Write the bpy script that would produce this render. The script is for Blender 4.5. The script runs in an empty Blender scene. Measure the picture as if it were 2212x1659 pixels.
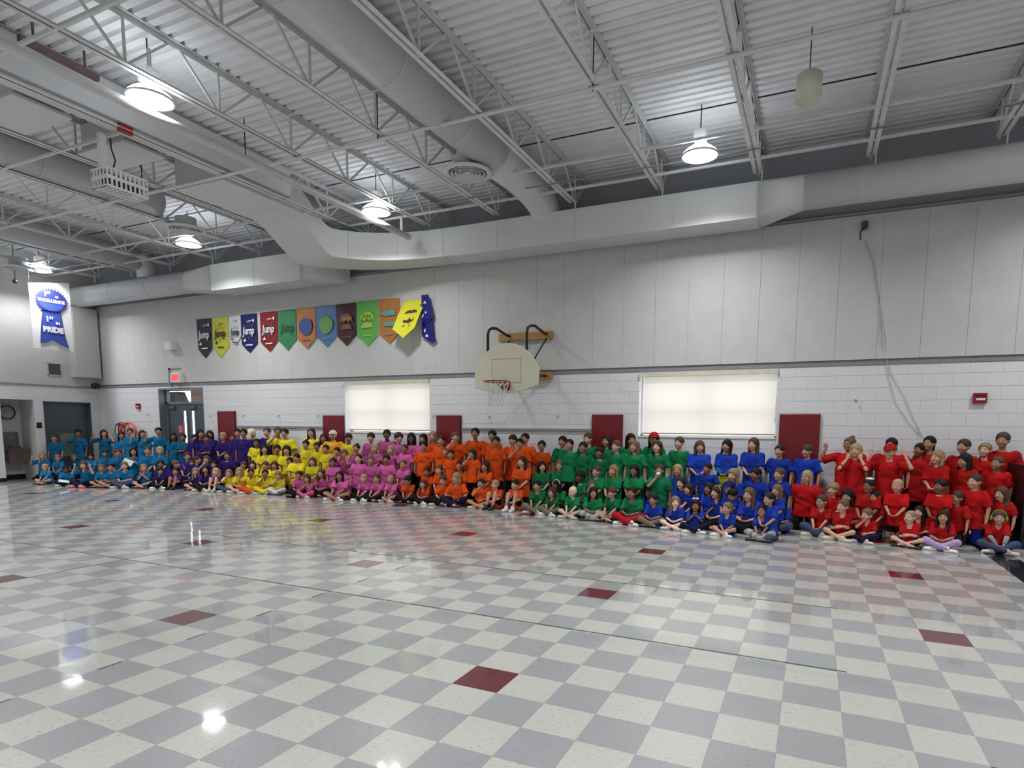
import bpy, math, random
import numpy as np
from mathutils import Vector, Matrix, Euler
C = bpy.context.scene.collection
PI = math.pi
random.seed(7)
rng = np.random.RandomState(5)
sc = bpy.context.scene

# ------------------------------------------------------------------ camera
def setup_camera():
    yaw, pitch, roll = 0.4276, -0.1092, 0.0081
    f, px, py = 1302.54, 1156.15, 1063.62
    fwd = Vector((-math.sin(yaw)*math.cos(pitch), math.cos(yaw)*math.cos(pitch), math.sin(pitch)))
    right = Vector((math.cos(yaw), math.sin(yaw), 0))
    up = right.cross(fwd)
    r2 = right*math.cos(roll) + up*math.sin(roll)
    u2 = -right*math.sin(roll) + up*math.cos(roll)
    m = Matrix((r2, u2, -fwd)).transposed().to_4x4()
    m.translation = (1.9052, -2.9874, 1.5544)
    cam = bpy.data.cameras.new('camera'); o = bpy.data.objects.new('camera', cam); C.objects.link(o)
    o.matrix_world = m
    cam.sensor_fit = 'HORIZONTAL'; cam.sensor_width = 36
    cam.lens = 36*f/2212
    cam.shift_x = (1106-px)/2212; cam.shift_y = (py-829.5)/2212
    cam.clip_start = 0.05; cam.clip_end = 200
    sc.camera = o
setup_camera()
sc.view_settings.view_transform = 'Standard'; sc.view_settings.look = 'None'
sc.view_settings.gamma = 1; sc.view_settings.use_curve_mapping = False
sc.view_settings.exposure = EXPOSURE = 0.10
sc.cycles.adaptive_threshold = 0.045; sc.cycles.max_bounces = 6; sc.cycles.diffuse_bounces = 3; sc.cycles.glossy_bounces = 3
sc.cycles.transmission_bounces = 4; sc.cycles.transparent_max_bounces = 6
sc.cycles.caustics_reflective = False; sc.cycles.caustics_refractive = False
sc.cycles.sample_clamp_indirect = 4
# daylight outside (seen only through the windows and the door glass)
w = bpy.data.worlds.new('sky'); sc.world = w; w.use_nodes = True
w.node_tree.nodes['Background'].inputs[0].default_value = (0.98, 0.985, 1.0, 1)
w.node_tree.nodes['Background'].inputs[1].default_value = 2.6
LAMPS = [(x, y) for x in (-15.95, -10.4, -5.4, 0.27, 5.6) for y in (6.08, 2.0, -2.1, -6.2)]
LAMP_POWER = 66
def lamp_light(x, y, z):
    l = bpy.data.lights.new('lamp_light', 'AREA'); l.shape = 'DISK'; l.size = 0.42
    l.energy = LAMP_POWER; l.color = (0.968, 0.983, 1.0); l.spread = math.radians(142)
    o = bpy.data.objects.new('lamp_light', l); o.location = (x, y, z); C.objects.link(o); return o

# ------------------------------------------------------------------ materials
def lin(c):
    return tuple(((v/255)/12.92 if v/255 <= 0.04045 else ((v/255+0.055)/1.055)**2.4) for v in c) + (1,)
MATS = {}
def mat(name, rgb, rough=0.6, metal=0.0, noise=0.06, scale=8.0, bump=0.0, bscale=60, spec=0.5, coat=0.0, objcol=False,
        emit=0, stretch=None, detail=3, coatr=0.05):
    if name in MATS: return MATS[name]
    m = bpy.data.materials.new(name); m.use_nodes = True; nt = m.node_tree; N = nt.nodes; L = nt.links
    b = N['Principled BSDF']
    b.inputs['Roughness'].default_value = rough; b.inputs['Metallic'].default_value = metal
    b.inputs['Specular IOR Level'].default_value = spec
    b.inputs['Coat Weight'].default_value = coat; b.inputs['Coat Roughness'].default_value = coatr
    tc = N.new('ShaderNodeTexCoord'); mp = N.new('ShaderNodeMapping')
    if stretch: mp.inputs['Scale'].default_value = stretch
    L.new(tc.outputs['Object'], mp.inputs['Vector'])
    nz = N.new('ShaderNodeTexNoise'); nz.inputs['Scale'].default_value = scale; nz.inputs['Detail'].default_value = detail
    L.new(mp.outputs['Vector'], nz.inputs['Vector'])
    mr = N.new('ShaderNodeMapRange'); mr.inputs['From Min'].default_value = 0.3; mr.inputs['From Max'].default_value = 0.7
    mr.inputs['To Min'].default_value = 1-noise; mr.inputs['To Max'].default_value = 1+noise
    L.new(nz.outputs['Fac'], mr.inputs['Value'])
    mx = N.new('ShaderNodeVectorMath'); mx.operation = 'SCALE'
    if objcol:
        oi = N.new('ShaderNodeObjectInfo'); L.new(oi.outputs['Color'], mx.inputs[0])
    else:
        cc = N.new('ShaderNodeRGB'); cc.outputs[0].default_value = lin(rgb); L.new(cc.outputs[0], mx.inputs[0])
    L.new(mr.outputs['Result'], mx.inputs['Scale']); L.new(mx.outputs['Vector'], b.inputs['Base Color'])
    if bump:
        n2 = N.new('ShaderNodeTexNoise'); n2.inputs['Scale'].default_value = bscale; n2.inputs['Detail'].default_value = 4
        L.new(mp.outputs['Vector'], n2.inputs['Vector'])
        bp_ = N.new('ShaderNodeBump'); bp_.inputs['Strength'].default_value = bump; bp_.inputs['Distance'].default_value = 0.01
        L.new(n2.outputs['Fac'], bp_.inputs['Height']); L.new(bp_.outputs['Normal'], b.inputs['Normal'])
    if emit:
        b.inputs['Emission Strength'].default_value = emit; L.new(mx.outputs['Vector'], b.inputs['Emission Color'])
    MATS[name] = m; return m

def tile_mat(name, rgb, fleck, flip=False):
    m = bpy.data.materials.new(name); m.use_nodes = True; nt = m.node_tree; N = nt.nodes; L = nt.links
    b = N['Principled BSDF']; b.inputs['Roughness'].default_value = 0.32; b.inputs['Specular IOR Level'].default_value = 0.4
    b.inputs['Coat Weight'].default_value = 0.75; b.inputs['Coat Roughness'].default_value = 0.045; b.inputs['Coat IOR'].default_value = 1.45
    tc = N.new('ShaderNodeTexCoord'); mp = N.new('ShaderNodeMapping')
    mp.inputs['Scale'].default_value = (3.2, 1, 1) if flip else (1, 3.2, 1)
    L.new(tc.outputs['Object'], mp.inputs['Vector'])
    n1 = N.new('ShaderNodeTexNoise'); n1.inputs['Scale'].default_value = 26; n1.inputs['Detail'].default_value = 5; n1.inputs['Roughness'].default_value = 0.7
    L.new(mp.outputs['Vector'], n1.inputs['Vector'])
    cr = N.new('ShaderNodeValToRGB'); L.new(n1.outputs['Fac'], cr.inputs[0])
    e = cr.color_ramp.elements; e[0].position = 0.33; e[0].color = lin(fleck); e[1].position = 0.43; e[1].color = lin(rgb)
    n3 = N.new('ShaderNodeTexNoise'); n3.inputs['Scale'].default_value = 1.3; L.new(tc.outputs['Object'], n3.inputs['Vector'])
    mr = N.new('ShaderNodeMapRange'); mr.inputs['To Min'].default_value = 0.95; mr.inputs['To Max'].default_value = 1.05; L.new(n3.outputs['Fac'], mr.inputs['Value'])
    mx = N.new('ShaderNodeVectorMath'); mx.operation = 'SCALE'; L.new(cr.outputs[0], mx.inputs[0]); L.new(mr.outputs['Result'], mx.inputs['Scale'])
    L.new(mx.outputs['Vector'], b.inputs['Base Color'])
    n2 = N.new('ShaderNodeTexNoise'); n2.inputs['Scale'].default_value = 3.5; n2.inputs['Detail'].default_value = 1; L.new(tc.outputs['Object'], n2.inputs['Vector'])
    bp_ = N.new('ShaderNodeBump'); bp_.inputs['Strength'].default_value = 0.10; bp_.inputs['Distance'].default_value = 0.012
    L.new(n2.outputs['Fac'], bp_.inputs['Height']); L.new(bp_.outputs['Normal'], b.inputs['Coat Normal']); 
    MATS[name] = m; return m

CREAM = tile_mat('cream_vinyl_tile', (186, 186, 178), (134, 132, 122))
GREY = tile_mat('grey_vinyl_tile', (151, 152, 154), (126, 127, 131), True)
RED = tile_mat('maroon_vinyl_tile', (92, 15, 25), (80, 12, 20))
BLACKT = tile_mat('black_vinyl_tile', (16, 17, 22), (12, 12, 16))
MORTAR = mat('floor_joint', (146, 146, 142), 0.8)
BLOCK = mat('painted_block', (226, 227, 230), 0.55, bump=0.25, bscale=45, noise=0.02, scale=2)
JOINT = mat('block_joint', (214, 215, 219), 0.7)
PANEL = mat('textured_wall_panel', (206, 206, 204), 0.9, bump=0.9, bscale=55, noise=0.03, scale=3)
PLASTER = mat('wall_plaster', (204, 204, 201), 0.85, bump=0.4, bscale=50, noise=0.03)
WALLD = mat('recess_wall_paint', (168, 170, 176), 0.9, noise=0.03)
DECK = mat('painted_steel_deck', (236, 237, 241), 0.55, noise=0.05, scale=3, bump=0.1)
STEEL = mat('painted_joist_steel', (216, 217, 218), 0.45, noise=0.05)
DUCT = mat('painted_duct', (212, 214, 216), 0.45, noise=0.02, scale=2)
TRIMG = mat('grey_metal_trim', (138, 140, 144), 0.4)
PADM = mat('maroon_vinyl_pad', (116, 14, 28), 0.42, noise=0.05, bump=0.05)
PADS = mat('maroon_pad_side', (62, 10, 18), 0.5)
WHITEP = mat('white_powder_metal', (232, 234, 236), 0.35, noise=0.02)
BLACKP = mat('black_paint', (22, 22, 24), 0.4)
DARKG = mat('dark_grey_door_paint', (82, 90, 98), 0.35, noise=0.03)
FRAMEG = mat('grey_door_frame', (118, 124, 130), 0.4, noise=0.03)
WOOD = mat('pine_board', (178, 134, 78), 0.5, noise=0.18, scale=6, stretch=(1, 1, 9))
GREENT = mat('green_floor_tape', (34, 84, 66), 0.35)
REDP = mat('red_fixture_paint', (150, 26, 34), 0.35)
BRONZE = mat('drinking_basin_metal', (128, 110, 102), 0.35, metal=0.5)
STAIN = mat('brushed_stainless', (130, 132, 134), 0.3, metal=0.8)

# ------------------------------------------------------------------ mesh builder
class MB:
    def __init__(s): s.v = []; s.f = []; s.m = []; s.sm = []
    def quad(s, pts, m=0):
        n = len(s.v); s.v += [tuple(p) for p in pts]; s.f.append(tuple(range(n, n+len(pts)))); s.m.append(m); s.sm.append(False)
    def box(s, x0, x1, y0, y1, z0, z1, m=0, bev=0):
        n = len(s.v)
        s.v += [(x0,y0,z0),(x1,y0,z0),(x1,y1,z0),(x0,y1,z0),(x0,y0,z1),(x1,y0,z1),(x1,y1,z1),(x0,y1,z1)]
        for f in ((0,3,2,1),(4,5,6,7),(0,1,5,4),(1,2,6,5),(2,3,7,6),(3,0,4,7)):
            s.f.append(tuple(n+i for i in f)); s.m.append(m); s.sm.append(False)
    def bar(s, p, q, w, h, m=0, up=(0,0,1)):
        p = Vector(p); q = Vector(q); d = (q-p).normalized(); u = Vector(up)
        if abs(d.dot(u)) > 0.95: u = Vector((1,0,0))
        r = d.cross(u).normalized(); u = r.cross(d)
        n = len(s.v)
        for c in (p, q):
            for a, b in ((-1,-1),(1,-1),(1,1),(-1,1)): s.v.append(tuple(c + r*(a*w/2) + u*(b*h/2)))
        for f in ((3,2,1,0),(4,5,6,7),(0,1,5,4),(1,2,6,5),(2,3,7,6),(3,0,4,7)):
            s.f.append(tuple(n+i for i in f)); s.m.append(m); s.sm.append(False)
    def tube(s, path, r, n=10, m=0, cap=True, closed=False):
        P = [Vector(p) for p in path]; K = len(P); R = r if isinstance(r, (list, tuple)) else [r]*K
        base = len(s.v); prev = None
        for i in range(K):
            if closed: d = (P[(i+1) % K]-P[i-1]).normalized()
            else: d = (P[min(i+1, K-1)]-P[max(i-1, 0)]).normalized()
            if prev is None:
                u = Vector((0,0,1)) if abs(d.z) < 0.9 else Vector((1,0,0))
            else: u = prev
            u = (u - d*u.dot(d)).normalized(); prev = u; v = d.cross(u)
            for k in range(n):
                a = 2*PI*k/n; s.v.append(tuple(P[i] + (u*math.cos(a)+v*math.sin(a))*R[i]))
        for i in range(K if closed else K-1):
            for k in range(n):
                a = base+i*n+k; b = base+i*n+(k+1) % n; c = base+((i+1) % K)*n+(k+1) % n; d_ = base+((i+1) % K)*n+k
                s.f.append((a, b, c, d_)); s.m.append(m); s.sm.append(True)
        if cap and not closed:
            s.f.append(tuple(base+k for k in range(n))[::-1]); s.m.append(m); s.sm.append(False)
            s.f.append(tuple(base+(K-1)*n+k for k in range(n))); s.m.append(m); s.sm.append(False)
    def lathe(s, prof, c=(0,0,0), n=24, m=0):
        base = len(s.v)
        for r, z in prof:
            for k in range(n):
                a = 2*PI*k/n; s.v.append((c[0]+r*math.cos(a), c[1]+r*math.sin(a), c[2]+z))
        for i in range(len(prof)-1):
            for k in range(n):
                s.f.append((base+i*n+k, base+i*n+(k+1) % n, base+(i+1)*n+(k+1) % n, base+(i+1)*n+k)); s.m.append(m); s.sm.append(True)
    def prism(s, poly, y0, y1, m=0, axis='y'):
        """poly in (x,z) extruded y0..y1 (axis y), or (y,z) extruded along x, or (x,y) along z"""
        n = len(poly); base = len(s.v)
        for t in (y0, y1):
            for a, b in poly:
                s.v.append((a, t, b) if axis == 'y' else (t, a, b) if axis == 'x' else (a, b, t))
        s.f.append(tuple(base+i for i in range(n))); s.m.append(m); s.sm.append(False)
        s.f.append(tuple(base+n+i for i in range(n))[::-1]); s.m.append(m); s.sm.append(False)
        for i in range(n):
            j = (i+1) % n
            s.f.append((base+j, base+i, base+n+i, base+n+j)); s.m.append(m); s.sm.append(False)
    def sphere(s, c, r, n=10, m=0, sx=1, sy=1, sz=1):
        base = len(s.v); h = max(4, n//2+1)
        for i in range(h+1):
            t = PI*i/h
            for k in range(n):
                a = 2*PI*k/n
                s.v.append((c[0]+r*sx*math.sin(t)*math.cos(a), c[1]+r*sy*math.sin(t)*math.sin(a), c[2]+r*sz*math.cos(t)))
        for i in range(h):
            for k in range(n):
                s.f.append((base+i*n+k, base+(i+1)*n+k, base+(i+1)*n+(k+1) % n, base+i*n+(k+1) % n)); s.m.append(m); s.sm.append(True)
    def mesh(s, name, mats):
        me = bpy.data.meshes.new(name); me.from_pydata(s.v, [], s.f)
        for mm in (mats if isinstance(mats, (list, tuple)) else [mats]): me.materials.append(mm)
        me.polygons.foreach_set('material_index', s.m); me.polygons.foreach_set('use_smooth', s.sm)
        me.update(); return me
    def build(s, name, mats, parent=None):
        return link(name, s.mesh(name, mats), parent)
def link(name, data, parent=None):
    o = bpy.data.objects.new(name, data); C.objects.link(o)
    if parent: o.parent = parent
    return o
def tag(o, label=None, cat=None, group=None, kind=None):
    if label: o['label'] = label
    if cat: o['category'] = cat
    if group: o['group'] = group
    if kind: o['kind'] = kind
    return o
def empty(name, loc=(0,0,0), rz=0, label=None, cat=None, group=None, kind=None):
    o = bpy.data.objects.new(name, None); o.empty_display_size = 0.1; C.objects.link(o)
    o.location = loc; o.rotation_euler = (0, 0, rz); return tag(o, label, cat, group, kind)
def arc(cx, cy, r, a0, a1, n):
    return [(cx+r*math.cos(math.radians(a0+(a1-a0)*i/n)), cy+r*math.sin(math.radians(a0+(a1-a0)*i/n))) for i in range(n+1)]

XL, XR, YF, YB = -17.2, 9.0, -9.0, 8.0
ZD = 6.02            # underside of roof deck
# ------------------------------------------------------------------ floor
T = 0.3048
fl = MB(); fl.box(-18.2, XR, YF, YB+0.3, -0.15, -0.0015)
floor = fl.build('floor', MORTAR); tag(floor, 'polished checkerboard vinyl tile floor of the gym', kind='structure')
def tile_mesh(m):
    b = MB(); g = 0.0005; b.box(g, T-g, g, T-g, -0.003, 0); return b.mesh('floor_tile', m)
TM = {k: tile_mesh(m) for k, m in dict(c=CREAM, g=GREY, r=RED, b=BLACKT).items()}
def kind_of(i, j):
    if i == 13: return 'b'
    if i % 9 == 0 and j % 7 == 0: return 'r'
    return 'g' if (i+j) % 2 == 0 else 'c'
cells = []
camx, camy = 1.9052, -2.9874
for i in range(-60, 30):
    for j in range(-30, 27):
        x, y = (i+.5)*T, (j+.5)*T
        if x < XL-0.85 or x > XR-0.1 or y < YF+.1 or y > YB: continue
        d = Vector((x-camx, y-camy)); ang = math.atan2(-d.x, d.y)-0.4276; fd = d.length*math.cos(ang)
        vis = fd > 3.3 and -0.75 < math.atan2(-math.sin(ang), math.cos(ang)) < 0.76 - 0.0
        cells.append((0 if vis else 1, fd if vis else 99, i, j))
cells.sort()
rest = MB(); order = 'cgrb'
for n, (nv, fd, i, j) in enumerate(cells):
    k = kind_of(i, j)
    if n < 300:
        o = link('floor_tile', TM[k], floor); o.location = (i*T, j*T, 0)
    else:
        g = 0.0005; rest.box(i*T+g, (i+1)*T-g, j*T+g, (j+1)*T-g, -0.003, 0, order.index(k))
o = rest.build('floor_tiles', [TM[k].materials[0] for k in order], floor); o['kind'] = 'stuff'
# floor lines (thin green tape set in the floor)
def line(x0, x1, y0, y1, name, label, group=None):
    b = MB(); b.box(x0, x1, y0, y1, -0.001, 0.0012); return tag(b.build(name, GREENT), label, 'floor line', group)
line(XL+.6, 2.19, 1.232, 1.248, 'court_line', 'long thin green court line nearest the viewer, ending among open tiles')
line(XL+.6, 2.19, 2.742, 2.756, 'court_line', 'second long thin green court line, nearer the seated children')
line(-5.19, -5.175, YF+.5, 6.2, 'court_line', 'thin green court line running toward the wall, crossing the other two')
j = 0
ORD = 'first second third fourth fifth sixth seventh eighth ninth tenth eleventh twelfth thirteenth fourteenth fifteenth sixteenth seventeenth'.split()
for j in range(12):
    y0 = -1.40 + 0.605*j
    line(-2.137, -2.123, y0, y0+.15, 'line_dash', '%s short green floor dash, counting toward the wall from the left edge' % ORD[j], 'dashes of the dashed floor line')

# ------------------------------------------------------------------ back wall
WIN = [(-7.96, -5.62, 1.39, 2.54), (-1.02, 1.35, 1.39, 2.54)]
DOOR = (-14.55, -12.75, 0, 2.50)
OPEN = WIN + [DOOR]
def subtract(rects, o):
    out = []
    for x0, x1, z0, z1 in rects:
        a0, a1, b0, b1 = max(x0, o[0]), min(x1, o[1]), max(z0, o[2]), min(z1, o[3])
        if a0 >= a1 or b0 >= b1: out.append((x0, x1, z0, z1)); continue
        if x0 < a0: out.append((x0, a0, z0, z1))
        if a1 < x1: out.append((a1, x1, z0, z1))
        if z0 < b0: out.append((a0, a1, z0, b0))
        if b1 < z1: out.append((a0, a1, b1, z1))
    return out
b = MB()
rs = [(XL-.3, XR+.3, 0, 2.63)]
for o_ in OPEN: rs = subtract(rs, o_)
for x0, x1, z0, z1 in rs: b.box(x0, x1, YB+.006, YB+.30, z0, z1)
b.box(XL-.3, XR+.3, YB+.10, YB+.30, 2.63, ZD+.2, 1)
wall = b.build('wall_back', [JOINT, WALLD]); tag(wall, 'back wall of white painted block below and textured panels above', kind='structure')
blocks = []
for c in range(13):
    z0 = c*.2; z1 = min(z0+.2, 2.56)
    for k in range(-46, 25):
        x0 = k*.4 + (.2 if c % 2 else 0); r_ = [(max(x0, XL), min(x0+.4, XR), z0, z1)]
        if r_[0][0] >= r_[0][1]: continue
        for o_ in OPEN: r_ = subtract(r_, o_)
        blocks += r_
def bkey(r):
    cx = (r[0]+r[1])/2; cz = (r[2]+r[3])/2
    return (0 if (cz > 1.15 and cx < 4.7) else 1, math.hypot(cx-camx, 11))
blocks.sort(key=bkey)
bm_cache = {}; restb = MB(); g = .0014
for n, (x0, x1, z0, z1) in enumerate(blocks):
    if n < 300:
        key = (round(x1-x0, 3), round(z1-z0, 3))
        if key not in bm_cache:
            q = MB(); wd, ht = key; e = .0025
            v_ = .0004; q.v = [(v_, .006, g), (wd-v_, .006, g), (wd-v_, .006, ht-g), (v_, .006, ht-g), (v_+.001, 0, g+e), (wd-v_-.001, 0, g+e), (wd-v_-.001, 0, ht-g-e), (v_+.001, 0, ht-g-e)]
            q.f = [(4,5,6,7), (0,1,5,4), (1,2,6,5), (2,3,7,6), (3,0,4,7)]; q.m = [0]*5; q.sm = [False]*5
            bm_cache[key] = q.mesh('concrete_block', BLOCK)
        o = link('concrete_block', bm_cache[key], wall); o.location = (x0, YB, z0)
    else: restb.box(x0+.0004, x1-.0004, YB, YB+.02, z0+g, z1-g)
o = restb.build('concrete_blocks', BLOCK, wall); o['kind'] = 'stuff'
# upper textured panels, 0.585 m wide
b = MB(); PW = .585; x = 4.505
while x > XL: x -= PW
pcount = 0; e = .006
while x < XR:
    x0, x1 = max(x, XL), min(x+PW, XR)
    if x1-x0 > .05:
        q = MB(); q.box(x0+.0018, x1-.0018, YB-.035, YB-.02, 2.645, 4.84)
        q.build('wall_panel', PANEL, wall)
    x += PW
b = MB(); b.box(XL, XR, YB-.026, YB+.10, 2.645, 4.84); b.build('panel_backing', mat('panel_joint', (140, 140, 139), .9), wall)
b = MB(); b.box(XL, XR, YB-.012, YB+.05, 2.56, 2.645); b.build('trim_angle', TRIMG, wall)
b = MB(); b.box(XL, XR, YB+.0, YB+.1, 4.84, 4.90); b.build('trim_top', WALLD, wall)
# other walls
b = MB()
b.box(XL-.3, XL, YF, 5.57, 0, ZD+.2); b.box(XL-.3, XL, 5.57, 6.31, 2.15, ZD+.2); b.box(XL-.3, XL, 6.31, 6.53, 0, ZD+.2)
b.box(XL-.3, XL, 6.53, 7.73, 2.13, ZD+.2); b.box(XL-.3, XL, 7.73, YB+.3, 0, ZD+.2)
b.box(XL-.98, XL-.68, 4.6, 7.2, 0, 2.6); b.box(XL-.7, XL-.3, 5.27, 5.57, 0, 2.6); b.box(XL-.7, XL-.3, 6.31, 6.6, 0, 2.6); b.box(XL-.7, XL-.3, 5.57, 6.31, 2.15, 2.5)
wl = b.build('wall_left', PLASTER); tag(wl, 'left end wall with fountain alcove and grey door', kind='structure')
b = MB()
LOP = [(5.57, 6.31, 0, 2.15), (6.53, 7.73, 0, 2.13)]
for c in range(13):
    z0 = c*.2; z1 = min(z0+.2, 2.53)
    for k in range(-23, 21):
        y0 = k*.4+(.2 if c % 2 else 0); r_ = [(max(y0, YF), min(y0+.4, YB), z0, z1)]
        if r_[0][0] >= r_[0][1]: continue
        for o_ in LOP: r_ = subtract(r_, o_)
        for (a0, a1, z0_, z1_) in r_: b.box(XL-.02, XL+.008, a0+g, a1-g, z0_+g, z1_-g)
o = b.build('concrete_blocks', BLOCK, wl); o['kind'] = 'stuff'
b = MB(); b.box(XL-.01, XL+.03, YF, 7.9, 2.53, 2.575); b.build('trim_angle', TRIMG, wl)
b = MB(); b.box(XL-.69, XL-.665, 5.57, 6.31, 0, .13); b.box(XL-.01, XL+.02, YF, 5.57, 0, .10); b.box(XL-.01, XL+.02, 6.31, 6.53, 0, .1)
tag(b.build('baseboard_left', BLACKP), 'black rubber base along the left wall and alcove', kind='structure')
b = MB(); b.box(XR, XR+.3, YF, YB+.3, 0, ZD+.2); tag(b.build('wall_right', PLASTER), 'right side wall', kind='structure')
b = MB(); b.box(XL-.3, XR+.3, YF-.3, YF, 0, ZD+.2); tag(b.build('wall_front', PLASTER), 'wall behind the viewer', kind='structure')
# chase box in the corner
b = MB(); b.box(XL+.002, XL+.32, 7.27, 7.9, 2.83, 4.75); tag(b.build('corner_chase', PLASTER), 'plaster chase box protruding high in the left corner', 'chase')
# ------------------------------------------------------------------ ceiling deck
b = MB(); p = .1524; d = .045; y = YF; prof = []
while y < YB+.2:
    prof += [(y, ZD), (y+.085, ZD), (y+.100, ZD+d), (y+.137, ZD+d)]; y += p
n0 = 0
for xx in (XL-.3, XR+.3):
    for (yy, zz) in prof: b.v.append((xx, yy, zz))
K = len(prof)
for i in range(K-1): b.f.append((i, i+1, K+i+1, K+i)); b.m.append(0); b.sm.append(False)
ceil = b.build('ceiling', DECK); tag(ceil, 'white painted corrugated steel roof deck', kind='structure')
b = MB(); b.box(XL-.3, XR+.3, YF-.3, YB+.3, ZD+.2, ZD+.3); b.build('roof_board', WALLD, ceil)
for ys in (6.2, 0.2, -5.8):
    b = MB(); b.box(XL, XR, ys-.012, ys+.012, ZD-.004, ZD+.002); b.build('deck_seam', BLACKP, ceil)
# ------------------------------------------------------------------ joists
ZB = 5.46
JX = [.94+1.53*k for k in range(-11, 6)]
nodes = [-7.77+1.17*k for k in range(14)]
def angle_pair(w, h, z, y0, y1, gap, down):
    b = MB()
    for sx in (-1, 1):
        b.box(min(sx*gap, sx*(gap+w)), max(sx*gap, sx*(gap+w)), y0, y1, z, z+.006)
        b.box(min(sx*gap, sx*(gap+.006)), max(sx*gap, sx*(gap+.006)), y0, y1, (z-h) if down else z, z if down else z+h)
    return b
bc = angle_pair(.058, .05, 0, YF+.3, 7.35, .010, False).mesh('bottom_chord', STEEL)
tc_ = angle_pair(.05, .05, 0, YF+.1, YB+.1, .010, True).mesh('top_chord', STEEL)
H = ZD-ZB
def wb(p, q, r=.013):
    b = MB(); b.bar(p, q, r*2, r*2); return b.mesh('web_bar', STEEL)
wv = wb((0, 0, 0), (0, 0, H-.02), .012); w1 = wb((0, 0, 0), (0, .56, H-.02)); w2 = wb((0, 0, 0), (0, -.56, H-.02))
shoe = MB(); shoe.bar((0, 7.35, .04), (0, 7.95, H-.05), .03, .03); shm = shoe.mesh('end_web', STEEL)
names_j = {}
for n, x in enumerate(JX):
    vr = [q_ for q_ in sorted(JX, reverse=True) if q_ < 4.2]
    jl = 'white open-web roof joist, its lower bar ending %s from the right above the wall duct' % ORD[vr.index(x)] if x in vr else 'white open-web roof joist outside the right edge of the view'
    t = empty('roof_joist', (x, 0, ZB), 0, jl, 'roof joist', 'parallel roof joists under the deck')
    o = link('bottom_chord', bc, t); o = link('top_chord', tc_, t); o.location.z = H-.008
    o = link('end_web', shm, t)
    for yy in nodes:
        for me in (wv, w1, w2):
            o = link('web_bar', me, t); o.location = (0, yy, .01)
# bridging runs and pipes (along X)
def pipe(name, pts, r, m, label, cat, n=10, group=None):
    b = MB(); b.tube(pts, r, n); return tag(b.build(name, m), label, cat, group)
pipe('ceiling_pipe', [(XL, 4.03, ZB-.03), (XR, 4.03, ZB-.03)], .025, STEEL, 'thick white pipe crossing under all the joists ahead of the round vents', 'pipe')
for yy, lab in ((5.86, 'thin white brace bar crossing the joists near the row of lit lamps'), (6.8, 'thin white brace bar crossing the joists closest to the wall duct'),
                (.92, 'thin white brace bar crossing the joists near the top left of the view')):
    b = MB(); b.box(XL, XR, yy-.016, yy+.016, ZB-.004, ZB-.0); b.box(XL, XR, yy-.016, yy-.012, ZB, ZB+.032)
    tag(b.build('brace_bar', STEEL), lab, 'brace bar')
b = MB(); b.box(XL, -6.75, 2.53, 2.56, ZB-.004, ZB); b.box(XL, -6.75, 2.53, 2.534, ZB, ZB+.03)
tag(b.build('brace_bar', STEEL), 'short white brace bar above the projector', 'brace bar')
pipe('conduit', [(XL, 6.4, ZB-.02), (XR, 6.4, ZB-.02)], .011, TRIMG, 'thin grey electrical conduit strung between the last brace bars', 'conduit', 6)
pipe('conduit', [(-7.5, 3.55, ZD-.25), (-5.9, 3.6, ZD-.25), (-2.1, 3.62, ZD-.22), (XR, 3.7, ZD-.22)], .010, STEEL, 'thin white conduit high between the joist webs', 'conduit', 6)
# big curtain pipe running toward the wall with riser
b = MB(); b.tube([(-5.42, YF+.3, 5.2), (-5.32, 6.9, 5.14)], .055, 14)
cp = tag(b.build('curtain_pipe', STEEL), 'long fat white pipe hung below the joists from upper left to mid ceiling', 'pipe')
b = MB(); b.tube([(-5.33, 6.72, 5.15), (-5.33, 6.72, 5.46)], .028, 8); b.build('hanger', STEEL, cp)
b = MB(); b.tube([(-5.37, 2.0, 5.15), (-5.37, 2.0, 5.9)], .02, 8); b.build('hanger', STEEL, cp)
b = MB(); b.tube([(-5.32, 6.88, 5.14), (-5.315, 6.93, 5.14)], .065, 14); b.build('end_cap', STEEL, cp)
# rods hanging from joists (dark)
for (x, y, lab) in ((-5.9, 3.75, 'thin black threaded rod above the left end of the thick cross pipe'), (-3.65, 3.97, 'thin black threaded rod beside the big round duct'), (-.6, 4.02, 'thin black threaded rod in the streak of light'),
                    (-8.2, 3.7, 'thin black threaded rod near the white ceiling panels')):
    pipe('hanger_rod', [(x, y, ZB-.06), (x, y, ZD-.02)], .008, BLACKP, lab, 'rod', 6)
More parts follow.
